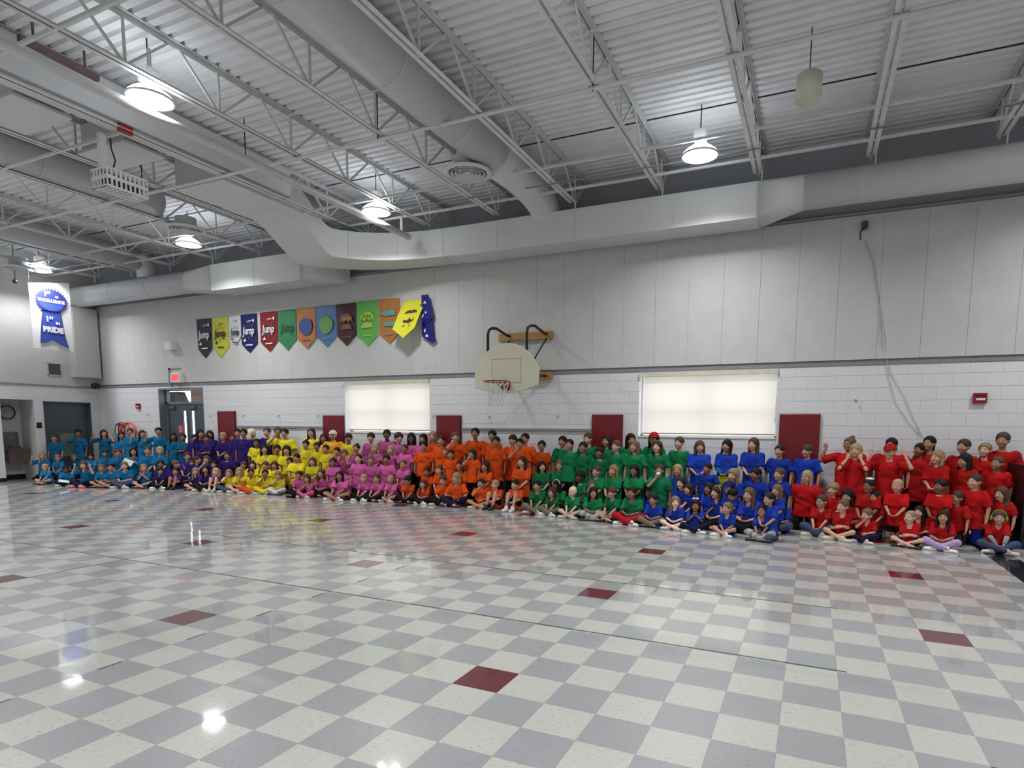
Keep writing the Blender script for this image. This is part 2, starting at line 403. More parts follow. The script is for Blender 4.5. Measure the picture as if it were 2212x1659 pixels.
# ------------------------------------------------------------------ round ducts with diffusers
def diffuser(x, y, z, lab, topz=5.58, r=.36):
    t = empty('round_diffuser', (x, y, z), 0, lab, 'air vent')
    b = MB(); b.lathe([(r, .01), (r, -.012), (r-.05, -.03), (r-.075, .0), (r-.07, .03), (.20, .06), (.19, .12), (.19, topz-z)], n=36); b.build('neck', DUCT, t)
    for rr in (r-.10, r-.16, r-.22, r-.27):
        b = MB(); b.lathe([(rr, -.02), (rr-.035, .03), (rr-.042, .03), (rr-.008, -.025), (rr, -.02)], n=32); b.build('ring', DUCT, t)
    b = MB(); b.lathe([(.001, -.02), (.05, -.02), (.05, .02), (.001, .03)], n=20); b.build('cone', DUCT, t)
    b = MB(); b.lathe([(.001, .06), (.21, .06)], n=20); b.build('throat', BLACKP, t)
    return t
def round_duct(x, z, r, yend, lab, to=None):
    t = empty('round_duct', (0, 0, 0), 0, lab, 'duct')
    b = MB(); b.tube([(x, YF+.2, z), (x, yend, z)], r, 28); b.build('pipe_run', DUCT, t)
    yy = -6.0
    while yy < yend:
        q = MB(); q.tube([(x, yy-.012, z), (x, yy+.012, z)], r+.006, 28); q.build('seam', DUCT, t); yy += 1.5
    if to:
        q = MB(); q.tube([(x, yend-.05, z)]+to, [r, r]+[r*.92]*(len(to)-1), 28); q.build('elbow', DUCT, t)
    return t
round_duct(-2.75, 5.70, .29, 5.6, 'large round white duct running beside the middle joists to the vent', [(-2.75, 5.9, 5.68), (-2.74, 6.4, 5.66), (-2.72, 6.95, 5.61), (-2.70, 7.3, 5.52), (-2.70, 7.48, 5.40), (-2.70, 7.52, 5.335)])
diffuser(-3.05, 5.33, 5.37, 'round ringed ceiling vent in the middle, beside the big round duct')
b = MB(); b.tube([(-2.9, 5.2, 5.66), (-3.05, 5.33, 5.55), (-3.05, 5.33, 5.40)], [.2, .2, .2], 20)
tag(b.build('duct_branch', DUCT), 'short round duct branch above the middle ceiling vent', 'duct')
round_duct(-9.75, 5.74, .25, 5.0, 'round white duct left of the square duct, half hidden by joists')
diffuser(-9.55, 5.42, 5.37, 'round ringed ceiling vent just above a lit lamp, left of the square duct')
round_duct(-13.9, 5.68, .27, 7.2, 'round white duct in the far left of the ceiling', [(-13.9, 7.3, 5.66), (-13.9, 7.45, 5.5), (-13.9, 7.48, 5.285)])
diffuser(-16.1, 5.7, 5.33, 'round ringed ceiling vent above the far left lamp')
# far ceiling grille at upper right
b = MB()
b.box(2.75, 3.35, 1.9, 2.75, 5.62, 5.66)
t = tag(b.build('ceiling_grille', DUCT), 'white ceiling grille at the top right corner', 'air vent')
for k in range(6):
    q = MB(); q.bar((2.85+.09*k, 2.72, 5.61), (2.85+.09*k, 2.5, 5.61), .02, .02); q.build('slat', TRIMG, t)
# ------------------------------------------------------------------ rectangular ducts
def loft(rings, name, m, parent=None, cap=True, smooth=False):
    b = MB(); n = len(rings[0])
    if smooth and n == 4:
        for k in range(4):
            base = len(b.v)
            for r_ in rings: b.v += [tuple(r_[k]), tuple(r_[(k+1) % 4])]
            for i in range(len(rings)-1): b.f.append((base+2*i, base+2*i+1, base+2*i+3, base+2*i+2)); b.m.append(0); b.sm.append(True)
        for r_ in (rings[0], rings[-1][::-1]):
            base = len(b.v); b.v += [tuple(p) for p in r_]; b.f.append(tuple(range(base, base+4))); b.m.append(0); b.sm.append(False)
        return b.build(name, m, parent)
    for r_ in rings: b.v += [tuple(p) for p in r_]
    for i in range(len(rings)-1):
        for k in range(n):
            b.f.append((i*n+k, i*n+(k+1) % n, (i+1)*n+(k+1) % n, (i+1)*n+k)); b.m.append(0); b.sm.append(smooth)
    if cap:
        b.f.append(tuple(range(n))); b.m.append(0); b.sm.append(False)
        b.f.append(tuple((len(rings)-1)*n+k for k in range(n))[::-1]); b.m.append(0); b.sm.append(False)
    return b.build(name, m, parent)
def rring(c, d, w, z0, z1):
    # rectangle ring: centre (x,y), direction d (unit) ; width w ; z0..z1
    px, py = d[1], -d[0]
    return [(c[0]-px*w/2, c[1]-py*w/2, z0), (c[0]+px*w/2, c[1]+py*w/2, z0), (c[0]+px*w/2, c[1]+py*w/2, z1), (c[0]-px*w/2, c[1]-py*w/2, z1)]
big = empty('supply_duct', (0, 0, 0), 0, 'big square white duct that drops and sweeps round onto the wall', 'duct')
cx0 = -7.52; W_ = 1.14
rings = [rring((cx0, 4.2), (0, 1), W_, 5.47, 5.95), rring((cx0, 5.62), (0, 1), W_, 5.47, 5.95)]
loft(rings, 'duct_run', DUCT, big)
rg = []; ex = -4.55
for k in range(29):
    th = PI/2*k/28; e_ = 2/2.4; cc, ss = math.cos(th)**e_ if k < 28 else 0, math.sin(th)**e_
    zt = min(1, th/math.radians(26)); zs = zt*zt*(3-2*zt)
    inner = (ex-2.40*cc, 5.62+1.65*ss); outer = (ex-3.54*cc, 5.62+2.24*ss)
    z0, z1 = 5.47-.66*zs, 5.95-.62*zs
    rg.append([(inner[0], inner[1], z0), (outer[0], outer[1], z0), (outer[0], outer[1], z1), (inner[0], inner[1], z1)])
loft(rg, 'duct_elbow', DUCT, big, smooth=True)
for q0 in (11, 20, 27):
    r_ = rg[q0]; c = [sum(v[i] for v in r_)/4 for i in range(3)]
    q = MB(); R2 = [[c[i]+(v[i]-c[i])*1.008 for i in range(3)] for v in r_]
    for k in range(4): q.bar(R2[k], R2[(k+1) % 4], .010, .010)
    q.build('seam', DUCT, big)
# wall duct, middle section (deep) then taper then round section
YD0, YD1, ZD0, ZD1 = 7.27, 7.86, 4.79, 5.33
wd = empty('wall_duct', (0, 0, 0), 0, 'long white duct along the top of the wall, right of the sweeping elbow', 'duct')
def dring(x, y0, y1, z0, z1, rnd=0.0, n=6):
    # rounded rect in YZ
    r = max(rnd, .004); pts = []
    for cy, cz, a0 in ((y1-r, z1-r, 0), (y0+r, z1-r, 90), (y0+r, z0+r, 180), (y1-r, z0+r, 270)):
        for k in range(n+1):
            a = math.radians(a0+90*k/n); pts.append((x, cy+r*math.cos(a), cz+r*math.sin(a)))
    return pts
loft([dring(ex, YD0, YD1, ZD0, ZD1), dring(-.35, YD0, YD1, ZD0, ZD1)], 'duct_run', DUCT, wd)
loft([dring(-.35, YD0, YD1, ZD0, ZD1), dring(.95, YD0, YD1, ZD0, ZD1)], 'duct_run', DUCT, wd)
loft([dring(.95, YD0, YD1, ZD0, ZD1, .004), dring(1.25, YD0-.05, YD1-.12, ZD0+.03, ZD1+.01, .12), dring(1.6, 7.17, 7.67, 4.86, 5.36, .245)], 'duct_taper', DUCT, wd, smooth=True)
loft([dring(1.6, 7.17, 7.67, 4.86, 5.36, .245), dring(XR, 7.17, 7.67, 4.86, 5.36, .245)], 'duct_run', DUCT, wd, smooth=True)
for xs in (-3.6, -2.05, -.35, .93):
    r_ = dring(xs, YD0-.002, YD1+.002, ZD0-.002, ZD1+.002); q = MB()
    for k in (6, 13, 20, 27): q.bar(r_[k], r_[(k+1) % 28], .008, .006)
    q.build('seam', DUCT, wd)
for xs in (1.6, 2.35):
    loft([dring(xs-.006, 7.167, 7.673, 4.857, 5.363, .248), dring(xs+.006, 7.167, 7.673, 4.857, 5.363, .248)], 'seam', DUCT, wd, smooth=True)
ld = empty('wall_duct', (0, 0, 0), 0, 'long white duct along the wall top at left, ending under the big elbow', 'duct')
loft([dring(XL+.05, 7.2, 7.7, 4.76, 5.28, .24), dring(-12.2, 7.2, 7.7, 4.76, 5.28, .24)], 'duct_run', DUCT, ld, smooth=True)
loft([dring(-12.2, 7.2, 7.7, 4.76, 5.28, .24), dring(-11.6, 7.2, 7.75, 4.72, 5.28, .1), dring(-11.2, 7.2, 7.8, 4.68, 5.28, .004)], 'duct_taper', DUCT, ld, smooth=True)
rg = [dring(-11.2, 7.2, 7.8, 4.68, 5.28), dring(-8.4, 7.2, 7.8, 4.68, 5.28)]
loft(rg, 'duct_run', DUCT, ld)
rg = []
for k in range(9):
    a = PI/2*k/8; x = -8.4+.85*math.sin(a); y0 = 7.2+.58*(1-math.cos(a))
    rg.append(dring(x, y0, 7.82, 4.68, 5.28-.3*(k/8)))
loft(rg, 'duct_end', DUCT, ld, smooth=True)
for xs in (-15.2, -13.7, -12.2, -11.2, -9.8, -8.4):
    z0, rr = (4.76, .24) if xs <= -12.2 else (4.68, .004)
    y1 = 7.7 if xs <= -12.2 else 7.8
    loft([dring(xs-.008, 7.194, y1+.006, z0-.006, 5.286, rr), dring(xs+.008, 7.194, y1+.006, z0-.006, 5.286, rr)], 'seam', DUCT, ld)
for k, x in enumerate(JX):
    if x > -3 or x < -8.5:
        b = MB(); b.tube([(x+.06, 7.30, 5.30), (x+.06, 7.30, 5.55)], .012, 6)
        tag(b.build('duct_hanger', STEEL), 'short strap rod on the wall duct at the joist end %s from the right' % (ORD[vr.index(x)] if x in vr else 'outermost'), 'rod', 'hangers of the wall duct')
# rectangular sheet metal run at the left with white panels
b = MB(); b.box(-7.02, -6.62, -5.0, 5.3, 5.52, 5.96)
tag(b.build('return_duct', DUCT), 'long grey-white square duct above the fat pipe at upper left', 'duct')
for (y0, y1, lab) in ((1.42, 2.08, 'square white ceiling panel nearest the upper left edge'), (2.72, 3.33, 'square white ceiling panel above the caged projector')):
    b = MB(); b.box(-8.2, -7.08, y0, y1, 5.48, 5.52); b.box(-8.12, -7.14, y0+.05, y1-.05, 5.52, 5.9)
    tag(b.build('ceiling_panel', DUCT), lab, 'ceiling panel')
# brown beam piece high at left
b = MB(); b.bar((-6.3, 1.15, 5.78), (-6.35, 2.0, 5.78), .06, .07); b.bar((-6.31, 1.3, 5.78), (-6.31, 1.3, ZD), .02, .02); b.bar((-6.34, 1.85, 5.78), (-6.34, 1.85, ZD), .02, .02)
tag(b.build('wood_blocking', mat('brown_steel', (92, 74, 68), .6)), 'short brown beam behind the lamp at upper left', 'beam')
b = MB(); b.box(-6.72, -6.66, 2.42, 2.60, 5.42, 5.56)
tag(b.build('foam_bumper', REDP), 'small maroon block clipped on a joist above the projector', 'bumper')
# ------------------------------------------------------------------ high bay lamps
LENS = mat('lamp_lens', (255, 252, 244), .3, emit=12, noise=0)
LENS2 = mat('lamp_dome', (244, 250, 255), .4, emit=8, noise=0)
hb = MB(); hb.lathe([(.001, .15), (.09, .148), (.14, .12), (.19, .085), (.235, .045), (.25, .01), (.24, .0)], n=28)
hbm = hb.mesh('refractor_dome', LENS2)
hr = MB(); hr.lathe([(.245, .02), (.262, .015), (.262, -.004), (.240, -.004)], n=28); hrm = hr.mesh('rim_ring', STEEL)
lb = MB(); lb.lathe([(.001, -.035), (.12, -.03), (.20, -.014), (.243, .002)], n=28); lbm = lb.mesh('lens', LENS)
sb_ = MB(); sb_.box(-.08, .08, -.08, .08, .20, .34); sb_.lathe([(.05, .20), (.05, .14)], n=14); sbm = sb_.mesh('driver_box', WHITEP)
LL = {(-15.95, 6.08): 'far left lit lamp beside the blue ribbon banner', (-10.4, 6.08): 'lit lamp under the round vent left of the elbow duct', (-5.4, 6.08): 'lit lamp seen edge-on at the end of the fat pipe',
      (.27, 6.08): 'brightest round lit lamp at right above the second window', (-5.4, 2.0): 'large glaring lit lamp at upper left over the fat pipe'}
for (x, y) in LAMPS:
    z = 5.34
    t = empty('high_bay_lamp', (x, y, z), 0, LL.get((x, y), 'lit high bay lamp hanging behind the viewer'), 'lamp', None if (x, y) in LL else 'lamps behind the viewer')
    link('refractor_dome', hbm, t); link('rim_ring', hrm, t); link('lens', lbm, t); link('driver_box', sbm, t)
    b = MB(); b.tube([(0, 0, .34), (0, 0, ZD-z)], .008, 6); b.build('rod', BLACKP, t)
    o = lamp_light(0, 0, -.05); o.parent = t
# unlit cylinder (acoustic can / speaker)
t = empty('hanging_speaker', (1.67, 4.9, 5.24), 0, 'cream cylinder speaker hanging unlit from the deck at upper right', 'speaker')
b = MB(); b.lathe([(.001, .30), (.10, .30), (.135, .27), (.14, 0), (.13, 0), (.12, .03), (.001, .04)], n=28); b.build('body', mat('cream_metal', (214, 210, 192), .5), t)
b = MB(); b.tube([(0, 0, .3), (0, 0, ZD-5.24)], .006, 6); b.build('rod', BLACKP, t)
# ------------------------------------------------------------------ caged projector
PX = -7.0
t = empty('projector_cage', (PX, 2.42, 4.77), 0, 'white perforated cage round a ceiling projector at upper left', 'projector')
def grid_panel(w, h, nx, nz, th, holew, holeh):
    # returns MB of panel in (u=y, v=z) at x=0
    b = MB(); cw = w/nx; ch = h/nz
    for i in range(nx):
        for k in range(nz):
            u0, v0 = i*cw, k*ch; a = (cw-holew)/2; c = (ch-holeh)/2
            b.box(0, th, u0, u0+a, v0, v0+ch); b.box(0, th, u0+cw-a, u0+cw, v0, v0+ch)
            b.box(0, th, u0+a, u0+cw-a, v0, v0+c); b.box(0, th, u0+a, u0+cw-a, v0+ch-c, v0+ch)
    return b
front = grid_panel(.56, .26, 9, 2, .012, .036, .085); o = front.build('front_panel', WHITEP, t)
side = grid_panel(.36, .26, 5, 2, .008, .05, .08); sm_ = side.mesh('side_panel', WHITEP)
for yy in (0, .56):
    o = link('side_panel', sm_, t); o.rotation_euler = (0, 0, PI/2); o.location = (0, yy, 0)
bot = grid_panel(.56, .36, 9, 6, .006, .045, .04); o = bot.build('bottom_panel', WHITEP, t); o.rotation_euler = (0, -PI/2, 0); o.location = (0, 0, 0)
o = side.mesh('back_panel', WHITEP); back = grid_panel(.56, .26, 9, 2, .008, .05, .09).build('back_panel', WHITEP, t); back.location = (-.36, 0, 0)
b = MB(); b.box(-.30, -.06, .10, .46, .05, .19); b.build('projector_body', mat('dark_projector', (60, 60, 66), .4), t)
b = MB(); b.lathe([(.05, 0), (.05, .03), (.04, .03), (.035, .01), (.001, .01)], n=16); o = b.build('projector_lens', BLACKP, t); o.location = (-.10, .47, .12); o.rotation_euler = (-PI/2, 0, 0)
b = MB(); b.box(-.20, -.12, .02, .10, .26, .72); b.build('mount_pole', WHITEP, t)
b = MB(); b.tube([(-.12, .16, .28), (-.08, .18, .40), (-.11, .15, .55), (-.1, .14, .70)], .01, 6); b.build('cable', BLACKP, t)
# ------------------------------------------------------------------ windows with shades
def shade_mat():
    m = bpy.data.materials.new('window_shade_fabric'); m.use_nodes = True; nt = m.node_tree; N = nt.nodes; L = nt.links
    out = N['Material Output']; N.remove(N['Principled BSDF'])
    wv = N.new('ShaderNodeTexNoise'); wv.inputs['Scale'].default_value = 90
    cr = N.new('ShaderNodeValToRGB'); cr.color_ramp.elements[0].color = lin((236, 232, 222)); cr.color_ramp.elements[1].color = lin((246, 243, 236)); L.new(wv.outputs[0], cr.inputs[0])
    tr = N.new('ShaderNodeBsdfTranslucent'); df = N.new('ShaderNodeBsdfDiffuse'); mx = N.new('ShaderNodeMixShader'); mx.inputs[0].default_value = .5
    L.new(cr.outputs[0], tr.inputs[0]); L.new(cr.outputs[0], df.inputs[0]); L.new(df.outputs[0], mx.inputs[1]); L.new(tr.outputs[0], mx.inputs[2]); L.new(mx.outputs[0], out.inputs[0]); return m
SHADE = shade_mat()
def glass_mat():
    m = bpy.data.materials.new('clear_glass'); m.use_nodes = True; nt = m.node_tree; N = nt.nodes; L = nt.links
    out = N['Material Output']; N.remove(N['Principled BSDF'])
    g_ = N.new('ShaderNodeBsdfGlossy'); g_.inputs['Roughness'].default_value = .02; t_ = N.new('ShaderNodeBsdfTransparent'); mx = N.new('ShaderNodeMixShader'); mx.inputs[0].default_value = .07
    L.new(t_.outputs[0], mx.inputs[1]); L.new(g_.outputs[0], mx.inputs[2]); L.new(mx.outputs[0], out.inputs[0]); return m
GLASS = glass_mat()
for n, (x0, x1, z0, z1) in enumerate(WIN):
    t = empty('window_%d' % (n+1), (x0, YB, z0), 0, ['first window, left of the basketball hoop', 'second window, right of the basketball hoop'][n], kind='structure')
    w_, h_ = x1-x0, z1-z0
    b = MB()
    for a in ((0, .03, 0, h_), (w_-.03, w_, 0, h_), (0, w_, 0, .03), (0, w_, h_-.03, h_)): b.box(a[0], a[1], .20, .27, a[2], a[3])
    b.build('window_frame', WHITEP, t)
    b = MB(); b.box(w_/2-.03, w_/2+.03, .20, .26, .05, h_-.05); b.build('mullion', WHITEP, t)
    b = MB(); b.box(.05, w_-.05, .20, .26, h_*.42-.03, h_*.42+.03); b.build('transom_bar', WHITEP, t)
    for (a0, a1) in ((.05, w_/2-.03), (w_/2+.03, w_-.05)):
        for (c0, c1) in ((.05, h_*.42-.03), (h_*.42+.03, h_-.05)):
            b = MB(); b.box(a0, a1, .228, .234, c0, c1); b.build('window_pane', GLASS, t)
    b = MB(); b.box(0, w_, -.015, .20, -.02, .004); b.build('window_sill', WHITEP, t)
    s = empty('roller_shade', (x0, YB, z0), 0, ['cream roller shade over the window left of the hoop', 'cream roller shade over the window right of the hoop'][n], 'window shade')
    b = MB(); b.quad([(.08, .035, .055), (w_-.02, .035, .055), (w_-.02, .035, h_-.06), (.08, .035, h_-.06)]); b.build('fabric', SHADE, s)
    b = MB(); b.box(-.005, w_-.005, -.045, .06, h_-.075, h_+.0); b.build('valance', mat('cream_valance', (218, 212, 198), .5), s)
    b = MB(); b.box(.07, w_-.02, .02, .045, .04, .062); b.build('hem_bar', mat('shade_bar', (150, 142, 124), .5), s)
    if n == 1:
        b = MB(); b.tube([(w_-.012, -.01, h_-.05), (w_-.03, -.01, .25), (w_-.012, -.01, .25), (w_-.005, -.01, h_-.05)], .003, 5); b.build('bead_chain', WHITEP, s)
# outside ground and hedge strip seen as soft light
b = MB(); b.box(-40, 40, YB+.4, 40, -.2, -.1)
tag(b.build('ground_outside', mat('pale_concrete', (196, 196, 190), .9)), 'pale ground outside the windows', kind='structure')
# ------------------------------------------------------------------ exit doors in back wall
t = empty('door_1', (DOOR[0], YB, 0), 0, 'grey double exit doors with narrow lights and transom', kind='structure')
W = DOOR[1]-DOOR[0]
b = MB(); fy0, fy1 = .0, .28
b.box(0, .012, -.005, fy1, 0, 2.5); b.box(W-.012, W, -.005, fy1, 0, 2.5); b.box(0, W, -.005, fy1, 2.46, 2.5)
b.box(.012, .07, .18, fy1, 0, 2.5); b.box(W-.07, W-.012, .18, fy1, 0, 2.5); b.box(0, W, .18, fy1, 2.08, 2.14); b.box(0, W, .18, fy1, 2.44, 2.5)
b.build('door_frame', FRAMEG, t)
for k in (0, 1):
    x0 = .07+k*(W/2-.07); x1 = W/2-.004 if k == 0 else W-.07
    if k: x0 = W/2+.004
    l0, l1 = (x1-.22, x1-.08) if k == 0 else (x0+.10, x0+.24)
    b = MB()
    b.box(x0, l0, .20, .245, .01, 2.08); b.box(l1, x1, .20, .245, .01, 2.08); b.box(l0, l1, .20, .245, .01, .95); b.box(l0, l1, .20, .245, 1.90, 2.08)
    o = b.build('door_leaf', DARKG, t)
    q = MB(); q.box(l0, l1, .22, .226, .95, 1.90); q.build('door_light', GLASS, o)
    q = MB(); q.box(x0+.1, x0+.34, .15, .20, 1.96, 2.03); q.build('door_closer', STAIN, o)
    q = MB(); q.tube([(x0+.06, .17, 1.0), (x1-.06, .17, 1.0)], .018, 8); q.build('panic_bar', STAIN, o)
b = MB(); b.box(.07, W-.07, .225, .232, 2.14, 2.44); b.build('transom_glass', GLASS, t)
# things seen beyond the transom and doors: vestibule
b = MB(); b.box(-17.2, -13.2, 9.3, 9.5, 2.60, 4.2); b.box(-17.2, -16.05, 9.25, 9.3, 2.15, 2.62); b.box(-17.4, -17.2, 9.2, 9.5, -.1, 4.2); b.box(-13.2, -13.0, 9.2, 9.5, -.1, 4.2)
tag(b.build('vestibule_soffit', mat('dark_brown_soffit', (58, 46, 42), .8)), 'dark brown porch frame glimpsed beyond the transom glass', kind='structure')
b = MB(); b.box(-15.02, -14.3, 9.3, 9.6, 2.14, 4.2)
tag(b.build('brown_porch_beam', mat('brown_brick', (126, 98, 84), .8)), 'brown hanging porch beam end beyond the right half of the transom glass', 'beam')
b = MB(); b.prism([(-16.1, 2.20), (-15.25, 2.20), (-15.42, 2.50), (-16.1, 2.50)], 9.2, 9.4); b.box(-16.1, -16.0, 9.22, 9.32, 2.3, 4.2); b.box(-16.1, -16.0, 9.22, 9.32, -.1, 2.3)
tag(b.build('porch_shelf', mat('dark_box', (44, 40, 42), .8)), 'dark shelf on a post beyond the left half of the transom glass', 'shelf')
# paper sign on left leaf
b = MB(); b.box(-14.07, -13.90, YB+.195, YB+.199, 1.30, 1.50)
s = tag(b.build('door_notice', mat('pink_paper', (226, 92, 98), .7)), 'small red paper notice taped to the left exit door leaf', 'sign')
for k in range(4):
    q = MB(); q.box(-14.05, -13.93-.02*(k % 2), YB+.193, YB+.195, 1.335+.036*k, 1.345+.036*k); q.build('print_line', mat('print_white', (240, 200, 200), .7), s)
# ------------------------------------------------------------------ wall pads and rails
PADL = ['first red wall pad, nearest the exit doors', 'second red wall pad, left of the first window', 'third red wall pad, right of the first window',
        'fourth red wall pad, left of the second window', 'fifth and largest-looking red wall pad, right of the second window']
for (x0, x1, zt), lab in zip([(-12.18, -11.55, 1.88), (-8.60, -7.99, 1.77), (-5.42, -4.82, 1.77), (-1.91, -1.31, 1.785), (1.40, 2.02, 1.79)], PADL):
    t = empty('wall_pad', (x0, YB, .1), 0, lab, 'wall pad', 'red wall pads along the windowed wall')
    b = MB(); w_, h_ = x1-x0, zt-.1
    b.v = [(0,0,0),(w_,0,0),(w_,0,h_),(0,0,h_),(0,-.05,0),(w_,-.05,0),(w_,-.05,h_),(0,-.05,h_),(.015,-.062,.015),(w_-.015,-.062,.015),(w_-.015,-.062,h_-.015),(.015,-.062,h_-.015)]
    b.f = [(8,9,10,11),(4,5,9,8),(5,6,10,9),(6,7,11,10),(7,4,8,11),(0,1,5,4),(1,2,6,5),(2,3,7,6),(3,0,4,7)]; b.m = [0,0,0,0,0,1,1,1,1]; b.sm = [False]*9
    b.build('cover', [PADM, PADS], t)
for (x0, x1, lab) in ((-11.53, -8.62, 'grey rail on the wall between the first two red pads'), (-4.79, -1.91, 'grey rail on the wall below the basketball hoop')):
    b = MB(); b.box(x0, x1, YB-.03, YB, 1.47, 1.51); b.box(x0, x1, YB-.035, YB-.028, 1.465, 1.475)
    tag(b.build('wall_rail', TRIMG), lab, 'rail')
for n, (x, z) in enumerate([(-12.46, 1.74), (-11.26, 1.75), (-10.04, 1.75), (-8.76, 1.75), (-5.50, 1.74), (-4.14, 1.73), (-2.62, 1.74), (2.51, 2.0), (-15.0, 1.78)]):
    b = MB(); b.tube([(x, YB, z+.02), (x, YB-.05, z+.02), (x+.01, YB-.07, z), (x+.005, YB-.06, z-.03), (x, YB-.035, z-.025)], .006, 6)
    b.lathe([(.001, 0), (.02, 0)], (x, YB-.004, z+.02), 8)
    lab = ['small wall hook left of the first red pad', 'small wall hook just right of the first red pad', 'small wall hook midway between the first two red pads', 'small wall hook just left of the second red pad',
           'small wall hook between first window and third red pad', 'small wall hook left of the hoop net', 'small wall hook right of the hoop net', 'small wall eye bolt right of the fifth red pad', 'small wall hook left of the exit doors'][n]
    tag(b.build('wall_hook', TRIMG), lab, 'hook', 'small hooks along the wall')
# ------------------------------------------------------------------ text helper
def text(s, size, m, parent, loc, rot=(PI/2, 0, 0), name='lettering', ext=.001, sx=1.0, shear=0, bold=0):
    cu = bpy.data.curves.new(name, 'FONT'); cu.body = s; cu.size = size; cu.align_x = 'CENTER'; cu.align_y = 'CENTER'
    cu.extrude = ext; cu.shear = shear; cu.offset = bold; cu.resolution_u = 2; cu.materials.append(m)
    tmp = bpy.data.objects.new('tmp', cu); me = bpy.data.meshes.new_from_object(tmp); me.name = name
    bpy.data.objects.remove(tmp); bpy.data.curves.remove(cu)
    if not me.materials: me.materials.append(m)
    o = link(name, me, parent); o.location = loc; o.rotation_euler = rot; o.scale = (sx, 1, 1); return o
INKW = mat('white_print', (232, 234, 240), .6, noise=0); INKK = mat('black_print', (26, 28, 34), .6, noise=0)
# ------------------------------------------------------------------ pennants
PN = [(-12.78, -12.22, (20, 23, 36), 'w', 'first pennant from left, nearly black with faded white print', 3.24),
      (-12.19, -11.62, (198, 194, 62), 'k', 'second pennant from left, yellow with black jump lettering', 3.25),
      (-11.58, -11.16, (205, 208, 212), 'k', 'third pennant from left, short white with black lettering', 3.50),
      (-11.16, -10.61, (20, 28, 96), 'w', 'navy pennant with white jump lettering, fourth from left', 3.30),
      (-10.50, -9.93, (130, 18, 28), 'w', 'red pennant with white jump lettering in a starburst', 3.31),
      (-9.90, -9.33, (52, 128, 82), 'g', 'plain green pennant with dark green lettering', 3.31),
      (-9.30, -8.72, (184, 120, 66), 'B', 'dull orange pennant with a blue blob print', 3.32),
      (-8.69, -8.10, (84, 124, 176), 'G', 'light blue pennant with a green round print', 3.33),
      (-8.08, -7.52, (62, 20, 34), 'o', 'maroon pennant with gold print', 3.33),
      (-7.50, -6.91, (98, 186, 84), 'y', 'lime green pennant with yellow-green print', 3.30),
      (-6.89, -6.33, (190, 124, 60), 't', 'shiny orange pennant with teal print', 3.32)]
star = []
for k in range(16):
    a = PI/2+2*PI*k/16; r = .22 if k % 2 == 0 else .10; star.append((r*math.cos(a), r*math.sin(a)))
def blob(cx, cz, rx, rz, seed, n=22, amp=.14):
    rr = np.random.RandomState(seed); ph = rr.rand(4)*6
    return [(cx+rx*(1+amp*(math.sin(3*a+ph[0])+.6*math.sin(7*a+ph[1])))*math.cos(a), cz+rz*(1+amp*(math.sin(4*a+ph[2])+.5*math.sin(9*a+ph[3])))*math.sin(a)) for a in [2*PI*k/n for k in range(n)]]
def cloth_pennant(w_, h_, shoulder, seed):
    rr = np.random.RandomState(seed); a, c, ph = rr.rand(3)
    nx, nz = 10, 16; b = MB()
    for side in (0, 1):
        for i in range(nz+1):
            for k in range(nx+1):
                u = k/nx; zmin = -h_+(h_-shoulder)*abs(2*u-1); z = zmin*i/nz; x = u*w_
                yy = -.012-.010*math.sin(5*u+6*ph)*(i/nz)-.008*math.sin(9*u-3*z+5*a)*(i/nz)
                b.v.append((x, yy+side*.003, z))
    M_ = (nx+1)*(nz+1)
    for i in range(nz):
        for k in range(nx):
            q = (i*(nx+1)+k, i*(nx+1)+k+1, (i+1)*(nx+1)+k+1, (i+1)*(nx+1)+k)
            b.f.append(q[::-1]); b.m.append(0); b.sm.append(True)
            b.f.append(tuple(M_+j_ for j_ in q)); b.m.append(0); b.sm.append(True)
    return b
YP = YB-.045
